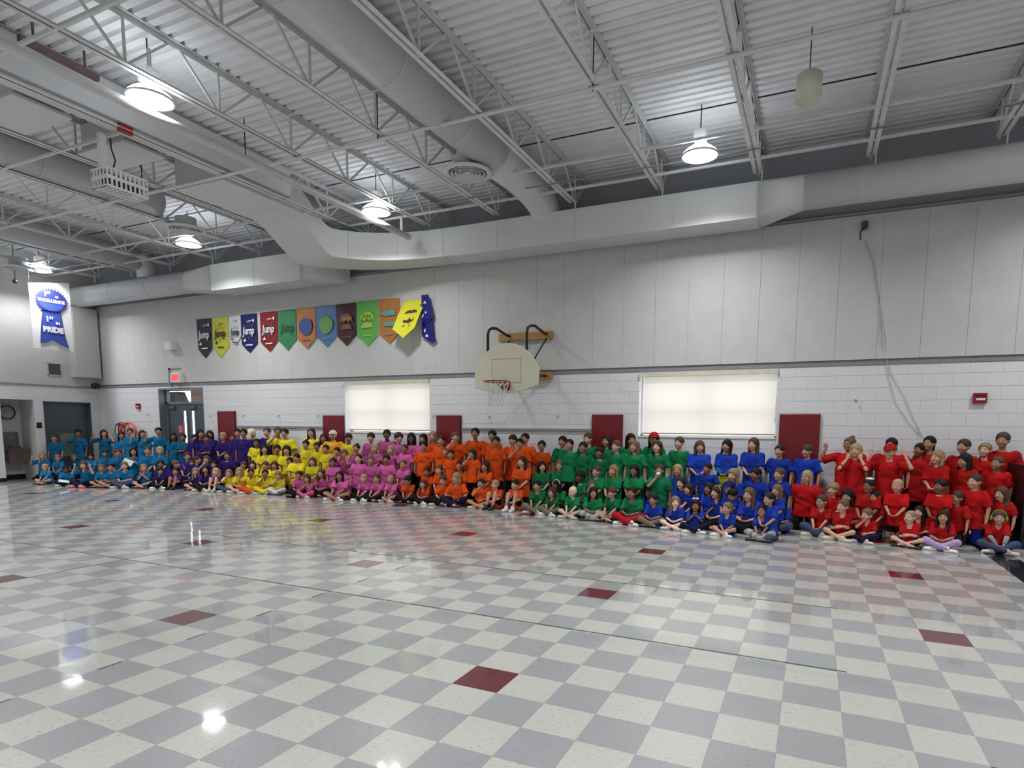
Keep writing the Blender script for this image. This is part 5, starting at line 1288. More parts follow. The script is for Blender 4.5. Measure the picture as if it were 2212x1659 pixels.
PEOPLE = [
(-16.75, 6.52, 1.134, 3, 'S', 'd', 'sb', 'b', '3', 'l', 'T', 'k', '-', 'child in teal shirt with short brown hair standing before left edge of grey door'),
(-16.75, 7.12, 1.255, 3, 'S', 'r', 'sb', 'k', '4', 'l', 'T', 'k', '-', 'black-haired child in teal shirt raising a hand in front of grey door'),
(-16.52, 7.66, 1.254, 3, 'S', 'u', 'ls', 'b', '2', '0', 'T', 'k', '-', 'long-haired child in teal shirt holding both hands up right of grey door'),
(-15.79, 7.7, 1.202, 3, 'S', 'd', 'ls', 'd', '3', '0', 'T', 'k', '-', 'dark long-haired child in teal shirt standing in front of hanging ropes'),
(-15.39, 7.7, 1.307, 3, 'S', 'd', 'sb', 'b', '3', 'l', 'T', 'k', '-', 'brown-haired child in teal shirt behind another, under the orange rope loops'),
(-14.86, 7.7, 1.254, 3, 'S', 'r', 'ls', 'd', '2', '0', 'T', 'g', '-', 'child in teal with dark hair over the chest, standing right of hanging ropes'),
(-16.75, 6.21, 0.665, 2, 'H', 'r', 'ls', 'y', '2', 'l', 'T', 'k', '-', 'blond long-haired child in teal shirt, kneeling at far left end of second row'),
(-16.34, 6.35, 0.614, 1, 'H', 'l', 'sb', 'l', '3', 'l', 'T', 'k', '-', 'light-haired child in teal shirt kneeling second from the left end'),
(-16.75, 6.96, 0.585, 2, 'H', 'l', 'sb', 'y', '2', 'l', 'T', 'k', '-', 'short blond child in teal shirt kneeling below the hand-raising child'),
(-16.06, 7.01, 0.622, 2, 'H', 'l', 'sb', 'k', '4', 'L', 'T', 'k', '-', 'dark-skinned child in teal shirt kneeling under right edge of grey door'),
(-15.4, 7.01, 0.727, 2, 'H', 'l', 'sb', 'k', '4', 'l', 'T', 'k', '-', 'black-haired child in teal kneeling just below the child with both hands up'),
(-14.84, 7.01, 0.761, 2, 'H', 'l', 'sb', 'b', '3', '0', 'T', 'k', '-', 'short brown-haired child in teal kneeling below the dark long-haired child'),
(-14.19, 7.01, 0.815, 2, 'H', 'p', 'ls', 'k', '3', '0', 'T', 'k', 'paper', 'black long-haired child in teal holding a white paper under the chin'),
(-13.72, 7.07, 0.851, 2, 'H', 'l', 'sb', 'b', '2', '0', 'T', 'k', 'collar', 'child in teal shirt with black collar kneeling near the purple group'),
(-14.18, 7.7, 1.33, 3, 'S', 'r', 'sb', 'k', '3', '0', 'T', 'k', '-', 'tall black-haired child in teal shirt standing left of the exit doors'),
(-13.31, 7.13, 0.85, 2, 'H', 'l', 'sb', 'y', '2', 'l', 'T', 'k', '-', 'fair-haired child in teal kneeling below the tall child beside the exit doors'),
(-13.58, 7.7, 1.204, 3, 'S', 'd', 'ls', 'k', '4', 'l', 'T', 'k', '-', 'black long-haired child in teal shirt standing in front of exit doors'),
(-13.14, 7.66, 1.183, 3, 'S', 'f', 'sb', 'k', '4', 'l', 'T', 'k', '-', 'short black-haired child in teal with folded arms before the exit doors'),
(-15.63, 5.7, 0.421, 0, 'C', 's', 'sb', 'y', '2', 'L', 'T', 'Sk', 'sneaker', 'fair-haired child in teal sitting cross-legged at left end of front row'),
(-14.75, 5.7, 0.417, 0, 'C', 'l', 'sb', 'k', '5', '0', 'T', 'n', 'paper', 'black-haired child in teal sitting with a white paper on the lap'),
(-14.08, 5.75, 0.534, 0, 'C', 'u', 'ls', 'b', '2', 'L', 'T', 'n', 'pinkshoe', 'brown-haired child in teal with both hands up and pink shoes'),
(-13.69, 5.92, 0.469, 0, 'C', 'l', 'sb', 'l', '3', 'L', 'T', 'Sk', '-', 'light-brown-haired child in teal sitting cross-legged right of the pink shoes'),
(-13.48, 6.01, 0.488, 0, 'C', 'l', 'sb', 'k', '3', 'l', 'T', 'Sk', '-', 'black-haired child in teal sitting with bare crossed legs in front row'),
(-13.15, 6.14, 0.527, 0, 'C', 'l', 'sb', 'l', '2', 'L', 'T', 'j', '-', 'light-haired child in teal and jeans sitting in front row'),
(-12.71, 6.32, 0.48, 0, 'C', 'p', 'ls', 'y', '2', '0', 'T', 'Sk', '-', 'fair child in teal with hands at face, last of the teal front row'),
(-12.74, 7.7, 1.17, 3, 'S', 'd', 'sb', 'k', '3', '0', 'P', 'k', '-', 'black-haired child in purple shirt standing at right edge of exit doors'),
(-12.52, 7.7, 1.293, 3, 'S', 'd', 'ls', 'd', '3', 'r', 'P', 'k', '-', 'dark-haired child in purple standing behind others right of exit doors'),
(-11.74, 7.28, 1.183, 2, 'S', 'f', 'sb', 'k', '4', 'l', 'P', 'k', '-', 'black-haired child in purple with folded arms right of exit doors'),
(-12.16, 7.7, 1.27, 3, 'S', 'd', 'ls', 'k', '4', 'l', 'P', 'k', '-', 'black long-haired child in purple standing between exit doors and first red pad'),
(-11.63, 7.66, 1.232, 3, 'S', 'c', 'bw', 'y', '2', 'l', 'P', 'k', 'glasses', 'fair bowl-haired child in purple with clasped hands before first red pad'),
(-11.32, 7.7, 1.201, 3, 'S', 'd', 'bz', 'k', '4', 'l', 'P', 'k', 'collar', 'close-cropped brown-skinned child in purple in front of first red pad'),
(-11.14, 7.7, 1.319, 3, 'S', 'd', 'sb', 'k', '3', 'l', 'P', 'k', '-', 'child in purple half hidden at right edge of first red pad'),
(-10.48, 7.32, 1.329, 2, 'S', 'd', 'sb', 'k', '4', 'l', 'P', 'k', '-', 'tall black-haired child in purple standing right of first red pad'),
(-10.65, 7.7, 1.325, 3, 'S', 'd', 'ls', 'w', '2', 'R', 'P', 'k', '-', 'pale-haired child in purple turned away below the grey rail'),
(-10.13, 7.7, 1.357, 3, 'S', 'd', 'sb', 'b', '2', 'L', 'P', 'k', '-', 'brown-haired child in purple looking left beside the yellow group'),
(-10.64, 6.98, 0.802, 1, 'S', 'd', 'bz', 'k', '4', 'l', 'P', 'k', 'collar', 'child in purple with white collar standing low before first red pad'),
(-11.92, 6.88, 0.754, 1, 'H', 'l', 'sb', 'b', '2', '0', 'P', 'k', '-', 'light-skinned child in purple kneeling below the exit doors'),
(-11.62, 6.91, 0.678, 1, 'H', 'l', 'sb', 'b', '2', 'R', 'P', 'k', '-', 'brown-haired child in purple with face half hidden, kneeling right of exit doors'),
(-11.31, 6.93, 0.691, 1, 'H', 'm', 'ls', 'b', '2', 'L', 'P', 'k', '-', 'brown-haired child in dark purple resting an arm across the face'),
(-11.08, 6.95, 0.578, 1, 'H', 'l', 'sb', 'k', '3', 'L', 'P', 'k', '-', 'black-haired child in purple low between two long-haired children'),
(-12.31, 6.84, 0.552, 1, 'H', 'l', 'sb', 'l', '2', 'R', 'P', 'k', '-', 'light-brown-haired child low at left end of the purple group'),
(-12.01, 6.87, 0.499, 1, 'H', 'l', 'bz', 'l', '2', 'l', 'P', 'k', '-', 'close-cropped fair child in purple looking left behind front row'),
(-11.76, 6.89, 0.584, 1, 'H', 'l', 'sb', 'b', '3', 'l', 'P', 'k', '-', 'brown-haired child in purple just behind the blond one with bare legs'),
(-12.74, 6.76, 0.542, 1, 'H', 'l', 'sb', 'k', '4', '0', 'P', 'k', '-', 'black-haired child in purple behind the leaning one at left of group'),
(-12.3, 6.43, 0.411, 0, 'C', 's', 'sb', 'k', '3', 'r', 'P', 'k', 'whiteshoe', 'black-haired child in purple leaning with white shoe, left end of purple front row'),
(-11.83, 6.5, 0.416, 0, 'N', 'n', 'sb', 'd', '3', 'l', 'P', 'Sk', '-', 'dark-haired child in purple with one bare foot up in front row'),
(-11.23, 6.58, 0.434, 0, 'C', 'l', 'ls', 'y', '2', 'L', 'P', 'Sn', '-', 'blond long-haired child in purple with bare crossed legs in front row'),
(-10.91, 6.61, 0.494, 0, 'C', 'l', 'ls', 'k', '3', 'l', 'P', 'k', '-', 'black-haired child in purple behind the knees-up blond child'),
(-10.62, 6.64, 0.445, 0, 'N', 'n', 'ls', 'y', '2', 'L', 'P', 'Sk', '-', 'blond child in dark purple hugging bare knees beside yellow group'),
(-10.24, 6.68, 0.425, 0, 'C', 'm', 'ls', 'y', '2', 'l', 'Y', 'j', '-', 'long blond child in yellow and jeans, left end of yellow front row'),
(-9.92, 6.71, 0.476, 0, 'C', 'l', 'bb', 'y', '2', 'L', 'Y', 'Sk', '-', 'blond child in yellow sitting second in yellow front row'),
(-9.6, 6.74, 0.462, 0, 'C', 'r', 'sb', 'k', '4', '0', 'Y', 'o', '-', 'black-haired child in yellow with raised arm and orange trousers'),
(-9.21, 6.79, 0.45, 0, 'C', 'm', 'sb', 'k', '4', '0', 'Y', 'y', '-', 'black-haired child in yellow with yellow cloth over the legs'),
(-8.87, 6.84, 0.42, 0, 'C', 'm', 'bw', 'l', '2', 'l', 'Y', 'w', '-', 'light-haired child in yellow hiding the face with hands, white trousers'),
(-10.16, 7.01, 0.589, 1, 'H', 'l', 'sb', 'b', '3', 'l', 'Y', 'k', '-', 'brown-haired child in yellow behind the blond bob-haired one'),
(-9.9, 7.03, 0.614, 1, 'H', 'l', 'bb', 'd', '2', '0', 'Y', 'k', '-', 'smiling dark bob-haired child in yellow behind the raised arm'),
(-9.5, 7.05, 0.609, 1, 'H', 'l', 'bw', 'b', '2', 'L', 'Y', 'k', '-', 'brown bowl-haired child in yellow in second row'),
(-9.24, 7.08, 0.617, 1, 'H', 'l', 'bb', 'b', '2', 'L', 'Y', 'k', '-', 'brown bob-haired child in yellow above the child hiding the face'),
(-10.09, 7.34, 1.107, 2, 'S', 'd', 'sb', 'k', '4', 'l', 'Y', 'k', '-', 'black-haired child in yellow standing at left end of yellow group'),
(-9.84, 7.35, 0.96, 2, 'K', 'l', 'ls', 'k', '2', 'l', 'Y', 'k', '-', 'long dark-haired child in yellow kneeling high at left of yellow group'),
(-9.44, 7.36, 0.969, 2, 'K', 'l', 'sb', 'k', '4', 'l', 'Y', 'k', '-', 'dark-haired child in yellow kneeling high below the saluting one'),
(-9.15, 7.37, 0.959, 2, 'K', 'l', 'bb', 'd', '2', 'l', 'Y', 'k', '-', 'dark wavy-haired child in yellow kneeling below the tallest yellow one'),
(-9.73, 7.66, 1.378, 3, 'S', 'm', 'sb', 'b', '3', '0', 'Y', 'k', '-', 'child in yellow with a hand to the forehead below grey rail'),
(-9.55, 7.7, 1.338, 3, 'S', 'd', 'sb', 'k', '3', 'L', 'Y', 'k', 'wide', 'tallest broad black-haired person in yellow shirt standing below grey rail'),
(-8.71, 7.7, 1.363, 3, 'S', 'd', 'ls', 'b', '2', 'L', 'Y', 'k', '-', 'long brown-haired child in yellow standing left of second red pad'),
(-8.56, 7.37, 1.097, 2, 'S', 'd', 'bn', 'k', '3', 'L', 'Y', 'k', '-', 'child in yellow with tied black hair in front of long-haired one'),
(-8.21, 7.35, 1.061, 2, 'S', 'd', 'sb', 'k', '4', 'L', 'Y', 'k', '-', "black-haired child in yellow standing below second red pad's left edge"),
(-8.34, 7.7, 1.234, 3, 'S', 'd', 'ls', 'd', '4', 'l', 'Y', 'k', '-', 'dark long-haired child in yellow against second red pad'),
(-8.06, 7.7, 1.304, 3, 'S', 'd', 'bd', 'w', '2', 'l', 'A', 'k', 'cap,mask,wide', 'broad person in yellow-orange tie-dye top, white cap and mask at second red pad'),
(-7.6, 7.7, 1.253, 3, 'S', 'd', 'bw', 'd', '3', 'l', 'Y', 'k', '-', "dark bowl-haired child in yellow below the first window's left corner"),
(-7.94, 7.34, 1.01, 2, 'S', 'd', 'sb', 'k', '3', 'L', 'Y', 'k', '-', 'short black-haired child in yellow directly below the person in white cap'),
(-8.56, 7.09, 0.803, 1, 'K', 'l', 'sb', 'k', '3', 'L', 'Y', 'k', 'wide', 'broad black-haired child in yellow kneeling in middle of group'),
(-8.81, 7.12, 0.714, 1, 'H', 'l', 'sb', 'd', '4', 'L', 'Y', 'k', '-', 'brown-skinned child in yellow half hidden behind broad kneeling child'),
(-8.02, 7.02, 0.744, 1, 'K', 'l', 'ls', 'b', '2', 'L', 'Y', 'k', '-', 'smiling brown long-haired child in yellow kneeling beside pink group'),
(-8.12, 6.72, 0.464, 0, 'C', 'l', 'sb', 'b', '3', 'L', 'K', 'k', '-', 'child in pink and black trousers leaning at left end of pink front row'),
(-7.87, 6.7, 0.4, 0, 'C', 'p', 'ls', 'b', '2', 'L', 'K', 'p', '-', 'brown-haired child in pink top and pink trousers with praying hands'),
(-8.16, 7.04, 0.505, 1, 'H', 'l', 'sb', 'k', '2', 'R', 'K', 'k', '-', 'black-haired child just behind the one in all pink'),
(-7.77, 7.02, 0.493, 1, 'H', 'l', 'ls', 'b', '3', 'L', 'K', 'k', '-', 'brown-haired child in pink kneeling left of the broad front child'),
(-7.43, 7.02, 0.749, 1, 'K', 'l', 'sb', 'k', '4', 'l', 'K', 'k', '-', 'black-haired child in pink kneeling above the broad front child'),
(-7.01, 6.75, 0.495, 0, 'C', 's', 'ls', 'k', '3', 'l', 'K', 'Sk', 'wide,whiteshoe', 'broad black-haired child in pink sitting with white socks in front'),
(-7.62, 7.34, 0.961, 2, 'S', 'm', 'sb', 'k', '3', 'L', 'K', 'k', '-', 'black-haired child in pink covering the face with a hand'),
(-7.41, 7.34, 0.917, 2, 'K', 'k', 'bw', 'l', '3', '0', 'K', 'k', '-', 'light bowl-haired child in pink with both hands at the chin'),
(-7.08, 7.35, 1.044, 2, 'S', 'd', 'bn', 'd', '3', 'L', 'K', 'k', '-', 'child in pink with dark bun standing below first window'),
(-6.8, 7.09, 0.841, 1, 'S', 'd', 'pt', 'b', '2', 'L', 'K', 'k', '-', 'brown ponytailed child in long pink shirt standing in second row'),
(-7.05, 7.05, 0.596, 1, 'H', 'l', 'sb', 'd', '4', '0', 'K', 'k', '-', 'dark-skinned child in pink half hidden between two others'),
(-6.97, 7.7, 1.277, 3, 'S', 'd', 'bw', 'd', '2', 'L', 'K', 'k', '-', 'brown bowl-haired child in pink at the wall under first window'),
(-6.62, 7.39, 1.053, 2, 'S', 'c', 'ls', 'y', '2', 'L', 'K', 'k', '-', 'blond child in pink turned left before the bowl-haired one'),
(-6.53, 7.7, 1.346, 3, 'S', 'd', 'sb', 'k', '5', 'l', 'K', 'k', '-', 'tall dark-skinned child in pink at the wall under first window'),
(-6.21, 7.7, 1.281, 3, 'S', 'd', 'cu', 'd', '2', 'r', 'K', 'n', '-', 'curly dark-haired child in pink under right half of first window'),
(-5.88, 7.7, 1.28, 3, 'S', 'd', 'ls', 'k', '5', 'l', 'K', 'k', 'headband', 'black long-haired child with headband in pink at the wall'),
(-6.22, 7.42, 1.027, 2, 'S', 'o', 'ls', 'y', '2', 'L', 'K', 'k', '-', 'blond child in pink stretching both arms out'),
(-5.86, 7.43, 1.062, 2, 'S', 'd', 'bz', 'b', '4', 'L', 'K', 'k', '-', 'close-cropped child in pink beside the orange group'),
(-6.51, 7.13, 0.813, 1, 'S', 'd', 'sb', 'l', '3', 'l', 'K', 'k', '-', 'light-brown-haired child in pink in middle of second row'),
(-6.15, 7.19, 0.842, 1, 'S', 'd', 'sb', 'k', '4', 'l', 'K', 'k', '-', 'black-haired child in pink below the outstretched arms'),
(-5.73, 7.21, 0.747, 1, 'K', 'l', 'bz', 'b', '3', 'L', 'K', 'k', 'collar', 'short-haired child in pink with black collar kneeling at right end'),
(-6.49, 6.88, 0.447, 0, 'C', 's', 'sb', 'y', '2', 'l', 'K', 'k', 'whiteshoe', 'fair-haired child in pink and black trousers showing white shoe soles'),
(-6.2, 6.95, 0.454, 0, 'C', 's', 'sb', 'b', '2', 'L', 'K', 'k', '-', 'short brown-haired child in pink reaching both arms down to the floor'),
(-5.88, 6.98, 0.452, 0, 'C', 's', 'bz', 'y', '2', 'L', 'K', 'Sk', '-', 'close-cropped blond child in pink with bare crossed legs'),
(-5.48, 7.01, 0.448, 0, 'C', 's', 'sb', 'k', '3', 'D', 'O', 'k', '-', 'black-haired child in orange looking down, left end of orange front row'),
(-5.58, 7.7, 1.27, 3, 'S', 'd', 'ls', 'k', '3', 'L', 'K', 'k', '-', 'black-haired child in pink at the wall left of third red pad'),
(-5.33, 7.7, 1.323, 3, 'S', 'd', 'ls', 'l', '2', 'L', 'O', 'k', '-', 'smiling light-brown long-haired child in orange at left edge of third red pad'),
(-4.96, 7.46, 1.243, 2, 'S', 'd', 'sb', 'd', '2', 'L', 'O', 'k', '-', 'dark-haired child in orange in front of third red pad'),
(-5.39, 7.45, 1.125, 2, 'S', 'd', 'sb', 'k', '3', 'l', 'O', 'k', 'wide', 'broad black-haired child in orange standing beside the pink group'),
(-4.76, 7.66, 1.318, 3, 'S', 'm', 'sb', 'l', '2', '0', 'O', 'k', '-', 'child in orange with a hand over the face against third red pad'),
(-4.31, 7.7, 1.399, 3, 'S', 'd', 'sb', 'k', '4', 'l', 'O', 'k', '-', 'tallest black-haired child in orange right of third red pad'),
(-3.92, 7.7, 1.357, 3, 'S', 'd', 'sb', 'k', '3', 'L', 'O', 'k', '-', 'black-haired child in orange at the wall below the hoop, partly hidden'),
(-3.7, 7.45, 1.245, 2, 'S', 'd', 'sb', 'k', '4', 'l', 'O', 'k', '-', 'black-haired child in long orange shirt standing below the hoop'),
(-3.46, 7.7, 1.277, 3, 'S', 'd', 'bw', 'd', '3', 'l', 'O', 'k', '-', 'brown bowl-haired child in orange at the wall right of the hoop'),
(-3.18, 7.44, 1.216, 2, 'S', 'm', 'sb', 'k', '3', 'l', 'O', 'k', '-', 'black-haired child in orange with hand at the chin'),
(-3.19, 7.7, 1.308, 3, 'S', 'd', 'sb', 'k', '3', 'L', 'O', 'k', '-', 'black-haired child in orange at the wall behind the one with hand at chin'),
(-2.83, 7.7, 1.178, 3, 'S', 'd', 'sb', 'k', '4', 'l', 'O', 'k', '-', 'black-haired child in orange at the wall nearest the green group'),
(-4.61, 7.25, 0.987, 1, 'S', 'd', 'sb', 'd', '3', 'l', 'O', 'k', '-', 'dark-haired small child in orange standing below third red pad'),
(-4.87, 7.46, 1.02, 2, 'S', 'd', 'sb', 'l', '2', 'l', 'O', 'k', '-', 'small light-haired child in orange peeking out in the third row'),
(-4.11, 7.24, 1.007, 1, 'S', 'm', 'ls', 'd', '3', 'L', 'O', 'k', '-', 'dark long-haired child in orange with a hand to the mouth'),
(-4.39, 7.24, 0.768, 1, 'H', 'l', 'sb', 'k', '3', 'L', 'O', 'k', '-', 'black-haired child in orange kneeling behind the blond front child'),
(-3.81, 7.23, 0.769, 1, 'K', 'l', 'ls', 'd', '3', 'L', 'O', 'k', '-', 'dark-haired child in orange kneeling with shiny shirt in second row'),
(-3.02, 7.22, 0.886, 1, 'K', 'l', 'ls', 'd', '2', 'L', 'O', 'k', '-', 'smiling child in orange with long dark purplish hair'),
(-5.18, 7.24, 0.618, 1, 'H', 'l', 'sb', 'd', '4', 'L', 'O', 'k', '-', 'dark-haired child in orange kneeling below the broad orange one'),
(-4.88, 7.25, 0.663, 1, 'H', 'l', 'sb', 'b', '2', 'L', 'O', 'k', '-', 'brown-haired child in orange kneeling behind the grinning front child'),
(-5.13, 7.04, 0.384, 0, 'C', 'l', 'ls', 'r', '2', 'l', 'O', 'k', 'whiteshoe', 'reddish-haired child in orange and black trousers in front row'),
(-4.65, 7.04, 0.479, 0, 'C', 'l', 'sb', 'b', '2', 'l', 'O', 'k', '-', 'grinning brown-haired child in orange and black trousers'),
(-4.34, 7.03, 0.54, 0, 'H', 'd', 'bb', 'y', '2', 'L', 'O', 'n', 'blueshoe', 'blond child in long orange shirt kneeling upright in front row'),
(-3.79, 7.02, 0.461, 0, 'C', 'm', 'sb', 'd', '3', 'L', 'O', 'Sk', '-', 'dark-haired child in orange with a hand at the cheek, front row'),
(-3.47, 7.01, 0.452, 0, 'N', 'n', 'sb', 'y', '2', 'L', 'O', 'Sk', 'sneaker', 'blond child in orange with bare shins up and dark sneakers'),
(-3.05, 7.0, 0.472, 0, 'N', 'n', 'sb', 'k', '2', 'L', 'O', 'Sk', 'whiteshoe', 'dark-haired child in orange hugging knees with white shoes'),
(-2.55, 6.89, 0.488, 0, 'C', 's', 'sb', 'k', '3', 'l', 'G', 'a', '-', 'black-haired child in green, left end of green front row'),
(-2.69, 7.41, 0.8, 2, 'K', 'l', 'ls', 'k', '2', '0', 'G', 'k', '-', 'smiling black long-haired child in green beside the orange group'),
(-2.31, 7.38, 0.841, 2, 'K', 'l', 'lw', 'l', '2', 'L', 'G', 'k', '-', 'wavy light-haired child in green kneeling second from orange group'),
(-2.4, 7.7, 1.266, 3, 'S', 'd', 'sb', 'k', '3', 'L', 'G', 'k', '-', 'black-haired child in green at the wall, left end of green group'),
(-2.13, 7.37, 1.22, 2, 'S', 'd', 'pt', 'k', '3', 'l', 'G', 'k', '-', 'black-haired child in green in front of left-end wall child'),
(-1.85, 7.33, 1.176, 2, 'S', 'd', 'sb', 'k', '4', 'l', 'G', 'k', '-', 'black-haired child in green left of fourth red pad'),
(-1.89, 7.7, 1.327, 3, 'S', 'd', 'pt', 'b', '2', 'L', 'G', 'k', '-', 'brown ponytailed child in green at left edge of fourth red pad'),
(-1.53, 7.7, 1.294, 3, 'S', 'd', 'ls', 'd', '3', 'L', 'G', 'k', '-', 'smiling brown-haired child in green against fourth red pad'),
(-1.53, 7.31, 1.097, 2, 'S', 'd', 'bw', 'k', '4', 'l', 'G', 'k', 'collar', 'black bowl-haired child in green with white collar before fourth red pad'),
(-1.22, 7.31, 1.215, 2, 'S', 'd', 'sb', 'b', '2', 'L', 'G', 'k', '-', 'short brown-haired child in green at right edge of fourth red pad'),
(-1.07, 7.7, 1.327, 3, 'S', 'd', 'ls', 'k', '3', 'r', 'G', 'k', '-', 'black long-haired child in green between fourth red pad and second window'),
(-0.89, 7.3, 1.216, 2, 'S', 'd', 'ls', 'l', '2', 'L', 'G', 'k', '-', 'long light-haired child in green left of second window'),
(-0.65, 7.7, 1.342, 3, 'S', 'd', 'ls', 'k', '3', 'l', 'G', 'k', 'redcap', 'dark-haired child in green with a red cap under second window'),
(-0.48, 7.26, 1.223, 2, 'S', 'd', 'ls', 'b', '2', 'l', 'G', 'k', '-', 'smiling long brown-haired child in green before the one in red cap'),
(-0.2, 7.7, 1.283, 3, 'S', 'd', 'sb', 'b', '2', 'L', 'G', 'k', '-', 'short brown-haired child in green under left part of second window'),
(-1.77, 6.99, 0.672, 1, 'H', 'l', 'cu', 'k', '5', 'L', 'G', 'k', 'collar', 'dark-skinned child in green with short tight curls'),
(-1.45, 6.95, 0.785, 1, 'K', 'l', 'sb', 'b', '2', 'L', 'G', 'k', 'collar', 'brown-haired child in green with white collar in second row'),
(-1.15, 6.95, 0.809, 1, 'K', 'l', 'ls', 'y', '2', 'L', 'G', 'k', '-', 'long blond child in green kneeling in second row'),
(-0.77, 6.91, 0.832, 1, 'K', 'l', 'ls', 'k', '4', 'L', 'G', 'k', '-', 'black long-haired child in green kneeling right of the blond one'),
(-0.34, 6.83, 0.855, 1, 'S', 'm', 'sb', 'b', '3', '0', 'G', 'k', 'tissue', 'child in green holding a white tissue to the mouth'),
(-2.22, 6.8, 0.394, 0, 'C', 's', 'lw', 'b', '2', 'L', 'G', 'a', 'whiteshoe', 'wavy brown-haired child in green with khaki trousers'),
(-2.24, 7.09, 0.492, 1, 'H', 'l', 'ls', 'k', '5', 'L', 'G', 'k', 'headbandw', 'dark-skinned child in green with white headband behind the wavy-haired one'),
(-1.78, 6.66, 0.437, 0, 'C', 's', 'bz', 'w', '1', 'L', 'G', 'Sk', '-', 'pale child with nearly white hair in green, bare crossed legs'),
(-1.85, 7.01, 0.493, 1, 'H', 'l', 'bb', 'k', '3', 'L', 'G', 'k', '-', 'black-haired child almost hidden behind the pale-haired one in green'),
(-1.39, 6.6, 0.451, 0, 'C', 'l', 'ls', 'k', '3', '0', 'G', 't', '-', 'dark-haired child in green with striped grey leggings'),
(-1.52, 6.95, 0.532, 1, 'H', 'l', 'sb', 'l', '3', '0', 'G', 'k', '-', 'light-haired child in green hidden behind the striped-leggings one'),
(-1.05, 6.6, 0.47, 0, 'C', 's', 'bw', 'b', '2', 'L', 'G', 'Sk', '-', 'brown bowl-haired child in green with both hands on the ankles'),
(-1.13, 6.95, 0.581, 1, 'H', 'l', 'sb', 'k', '3', 'l', 'G', 'k', '-', 'black-haired child in green hidden behind the bowl-haired one'),
(-0.69, 6.51, 0.491, 0, 'C', 'l', 'pt', 'k', '4', 'l', 'G', 'e', 'whiteshoe', 'dark-haired child in green with bright red trousers'),
(-0.49, 6.86, 0.479, 1, 'H', 'l', 'ls', 'k', '4', 'l', 'B', 'k', 'bow', 'dark-haired child in blue with a white bow, left end of blue group'),
(-0.31, 6.4, 0.419, 0, 'C', 'l', 'sb', 'k', '3', 'L', 'B', 'a', '-', 'black-haired child in blue with khaki trousers, left end of blue front row'),
(0.05, 6.31, 0.41, 0, 'C', 'l', 'ls', 'y', '1', '0', 'B', 'Sk', '-', 'long blond child in blue with bare crossed legs'),
(0.37, 6.2, 0.392, 0, 'C', 'p', 'ls', 'k', '4', '0', 'B', 'n', 'bow,whiteshoe', 'long black-haired child in blue with praying hands and hair bows'),
(0.16, 7.66, 1.226, 3, 'S', 'c', 'bb', 'b', '2', '0', 'B', 'k', '-', 'brown-haired child in blue with clasped hands under second window'),
(0.61, 7.66, 1.25, 3, 'S', 'c', 'bb', 'k', '3', 'L', 'B', 'y', 'tealsleeve', 'black-haired child in blue over teal sleeves with yellow skirt'),
(1.03, 7.66, 1.286, 3, 'S', 'c', 'ls', 'b', '2', 'L', 'B', 'k', '-', 'smiling brown long-haired child in blue under right part of second window'),
(1.44, 7.7, 1.184, 3, 'S', 'd', 'sb', 'd', '3', 'l', 'B', 'k', '-', 'dark-haired child in blue at left edge of fifth red pad'),
(1.85, 7.7, 1.194, 3, 'S', 'd', 'bw', 'b', '2', 'L', 'B', 'k', '-', 'brown-haired child in blue in front of fifth red pad'),
(-0.12, 7.23, 0.838, 2, 'S', 'd', 'ls', 'y', '2', 'l', 'B', 'k', 'glasses', "blond child with glasses in blue, left of blue group's third row"),
(0.04, 6.76, 0.671, 1, 'H', 'l', 'ls', 'd', '2', 'L', 'B', 'k', '-', 'brown long-haired child in blue kneeling beside the green group'),
(0.16, 6.74, 0.578, 1, 'H', 'l', 'bb', 'd', '2', 'L', 'B', 'k', '-', 'dark bob-haired child in blue in profile behind front row'),
(0.38, 7.17, 0.888, 2, 'S', 'd', 'sb', 'k', '4', 'L', 'B', 'k', 'wide', 'broad black-haired child in blue standing left of the yellow skirt'),
(0.49, 6.66, 0.603, 1, 'H', 'l', 'ls', 'k', '4', 'L', 'B', 'k', '-', 'black long-haired child in blue behind the one with yellow headband'),
(0.62, 6.64, 0.558, 1, 'K', 'l', 'bb', 'b', '2', 'L', 'B', 'k', 'headbandy', 'brown-haired child in blue wearing a yellow headband'),
(0.79, 7.14, 0.797, 2, 'H', 'l', 'ls', 'y', '2', 'L', 'B', 'k', '-', 'long blond child in blue below the yellow skirt'),
(1.14, 7.1, 0.827, 2, 'S', 'd', 'sb', 'k', '4', 'L', 'B', 'k', '-', 'short black-haired child in blue in third row'),
(1.48, 7.13, 0.839, 2, 'S', 'd', 'sb', 'l', '2', 'L', 'B', 'k', '-', 'short light-haired child in blue in third row, below dark-haired one'),
(0.8, 6.61, 0.641, 1, 'H', 'l', 'sb', 'd', '3', 'L', 'B', 'k', 'bluecap', 'child in blue with dark blue cap behind the ponytailed one'),
(0.86, 6.6, 0.536, 1, 'H', 'l', 'sb', 'k', '3', 'D', 'B', 'k', '-', 'black-haired child in blue looking down behind the ponytailed one'),
(1.1, 6.55, 0.56, 1, 'H', 'l', 'ls', 'l', '2', 'L', 'B', 'k', '-', 'long light-brown-haired child in blue tilting the head'),
(0.85, 6.07, 0.393, 0, 'C', 'c', 'pt', 'l', '2', 'L', 'B', 'Sn', 'whiteshoe', 'light-haired ponytailed child in blue with bare crossed legs'),
(1.34, 5.92, 0.413, 0, 'C', 's', 'ls', 'k', '3', 'l', 'B', 't', 'glasses', 'black-haired child with glasses in blue and striped grey leggings'),
(1.41, 5.91, 0.577, 0, 'H', 'l', 'pt', 'd', '2', 'L', 'B', 'j', '-', 'dark ponytailed child in blue behind the one with striped leggings'),
(1.48, 6.59, 0.633, 1, 'H', 'l', 'ls', 'l', '2', 'L', 'B', 'k', '-', 'light-brown long-haired child in blue at right end behind others'),
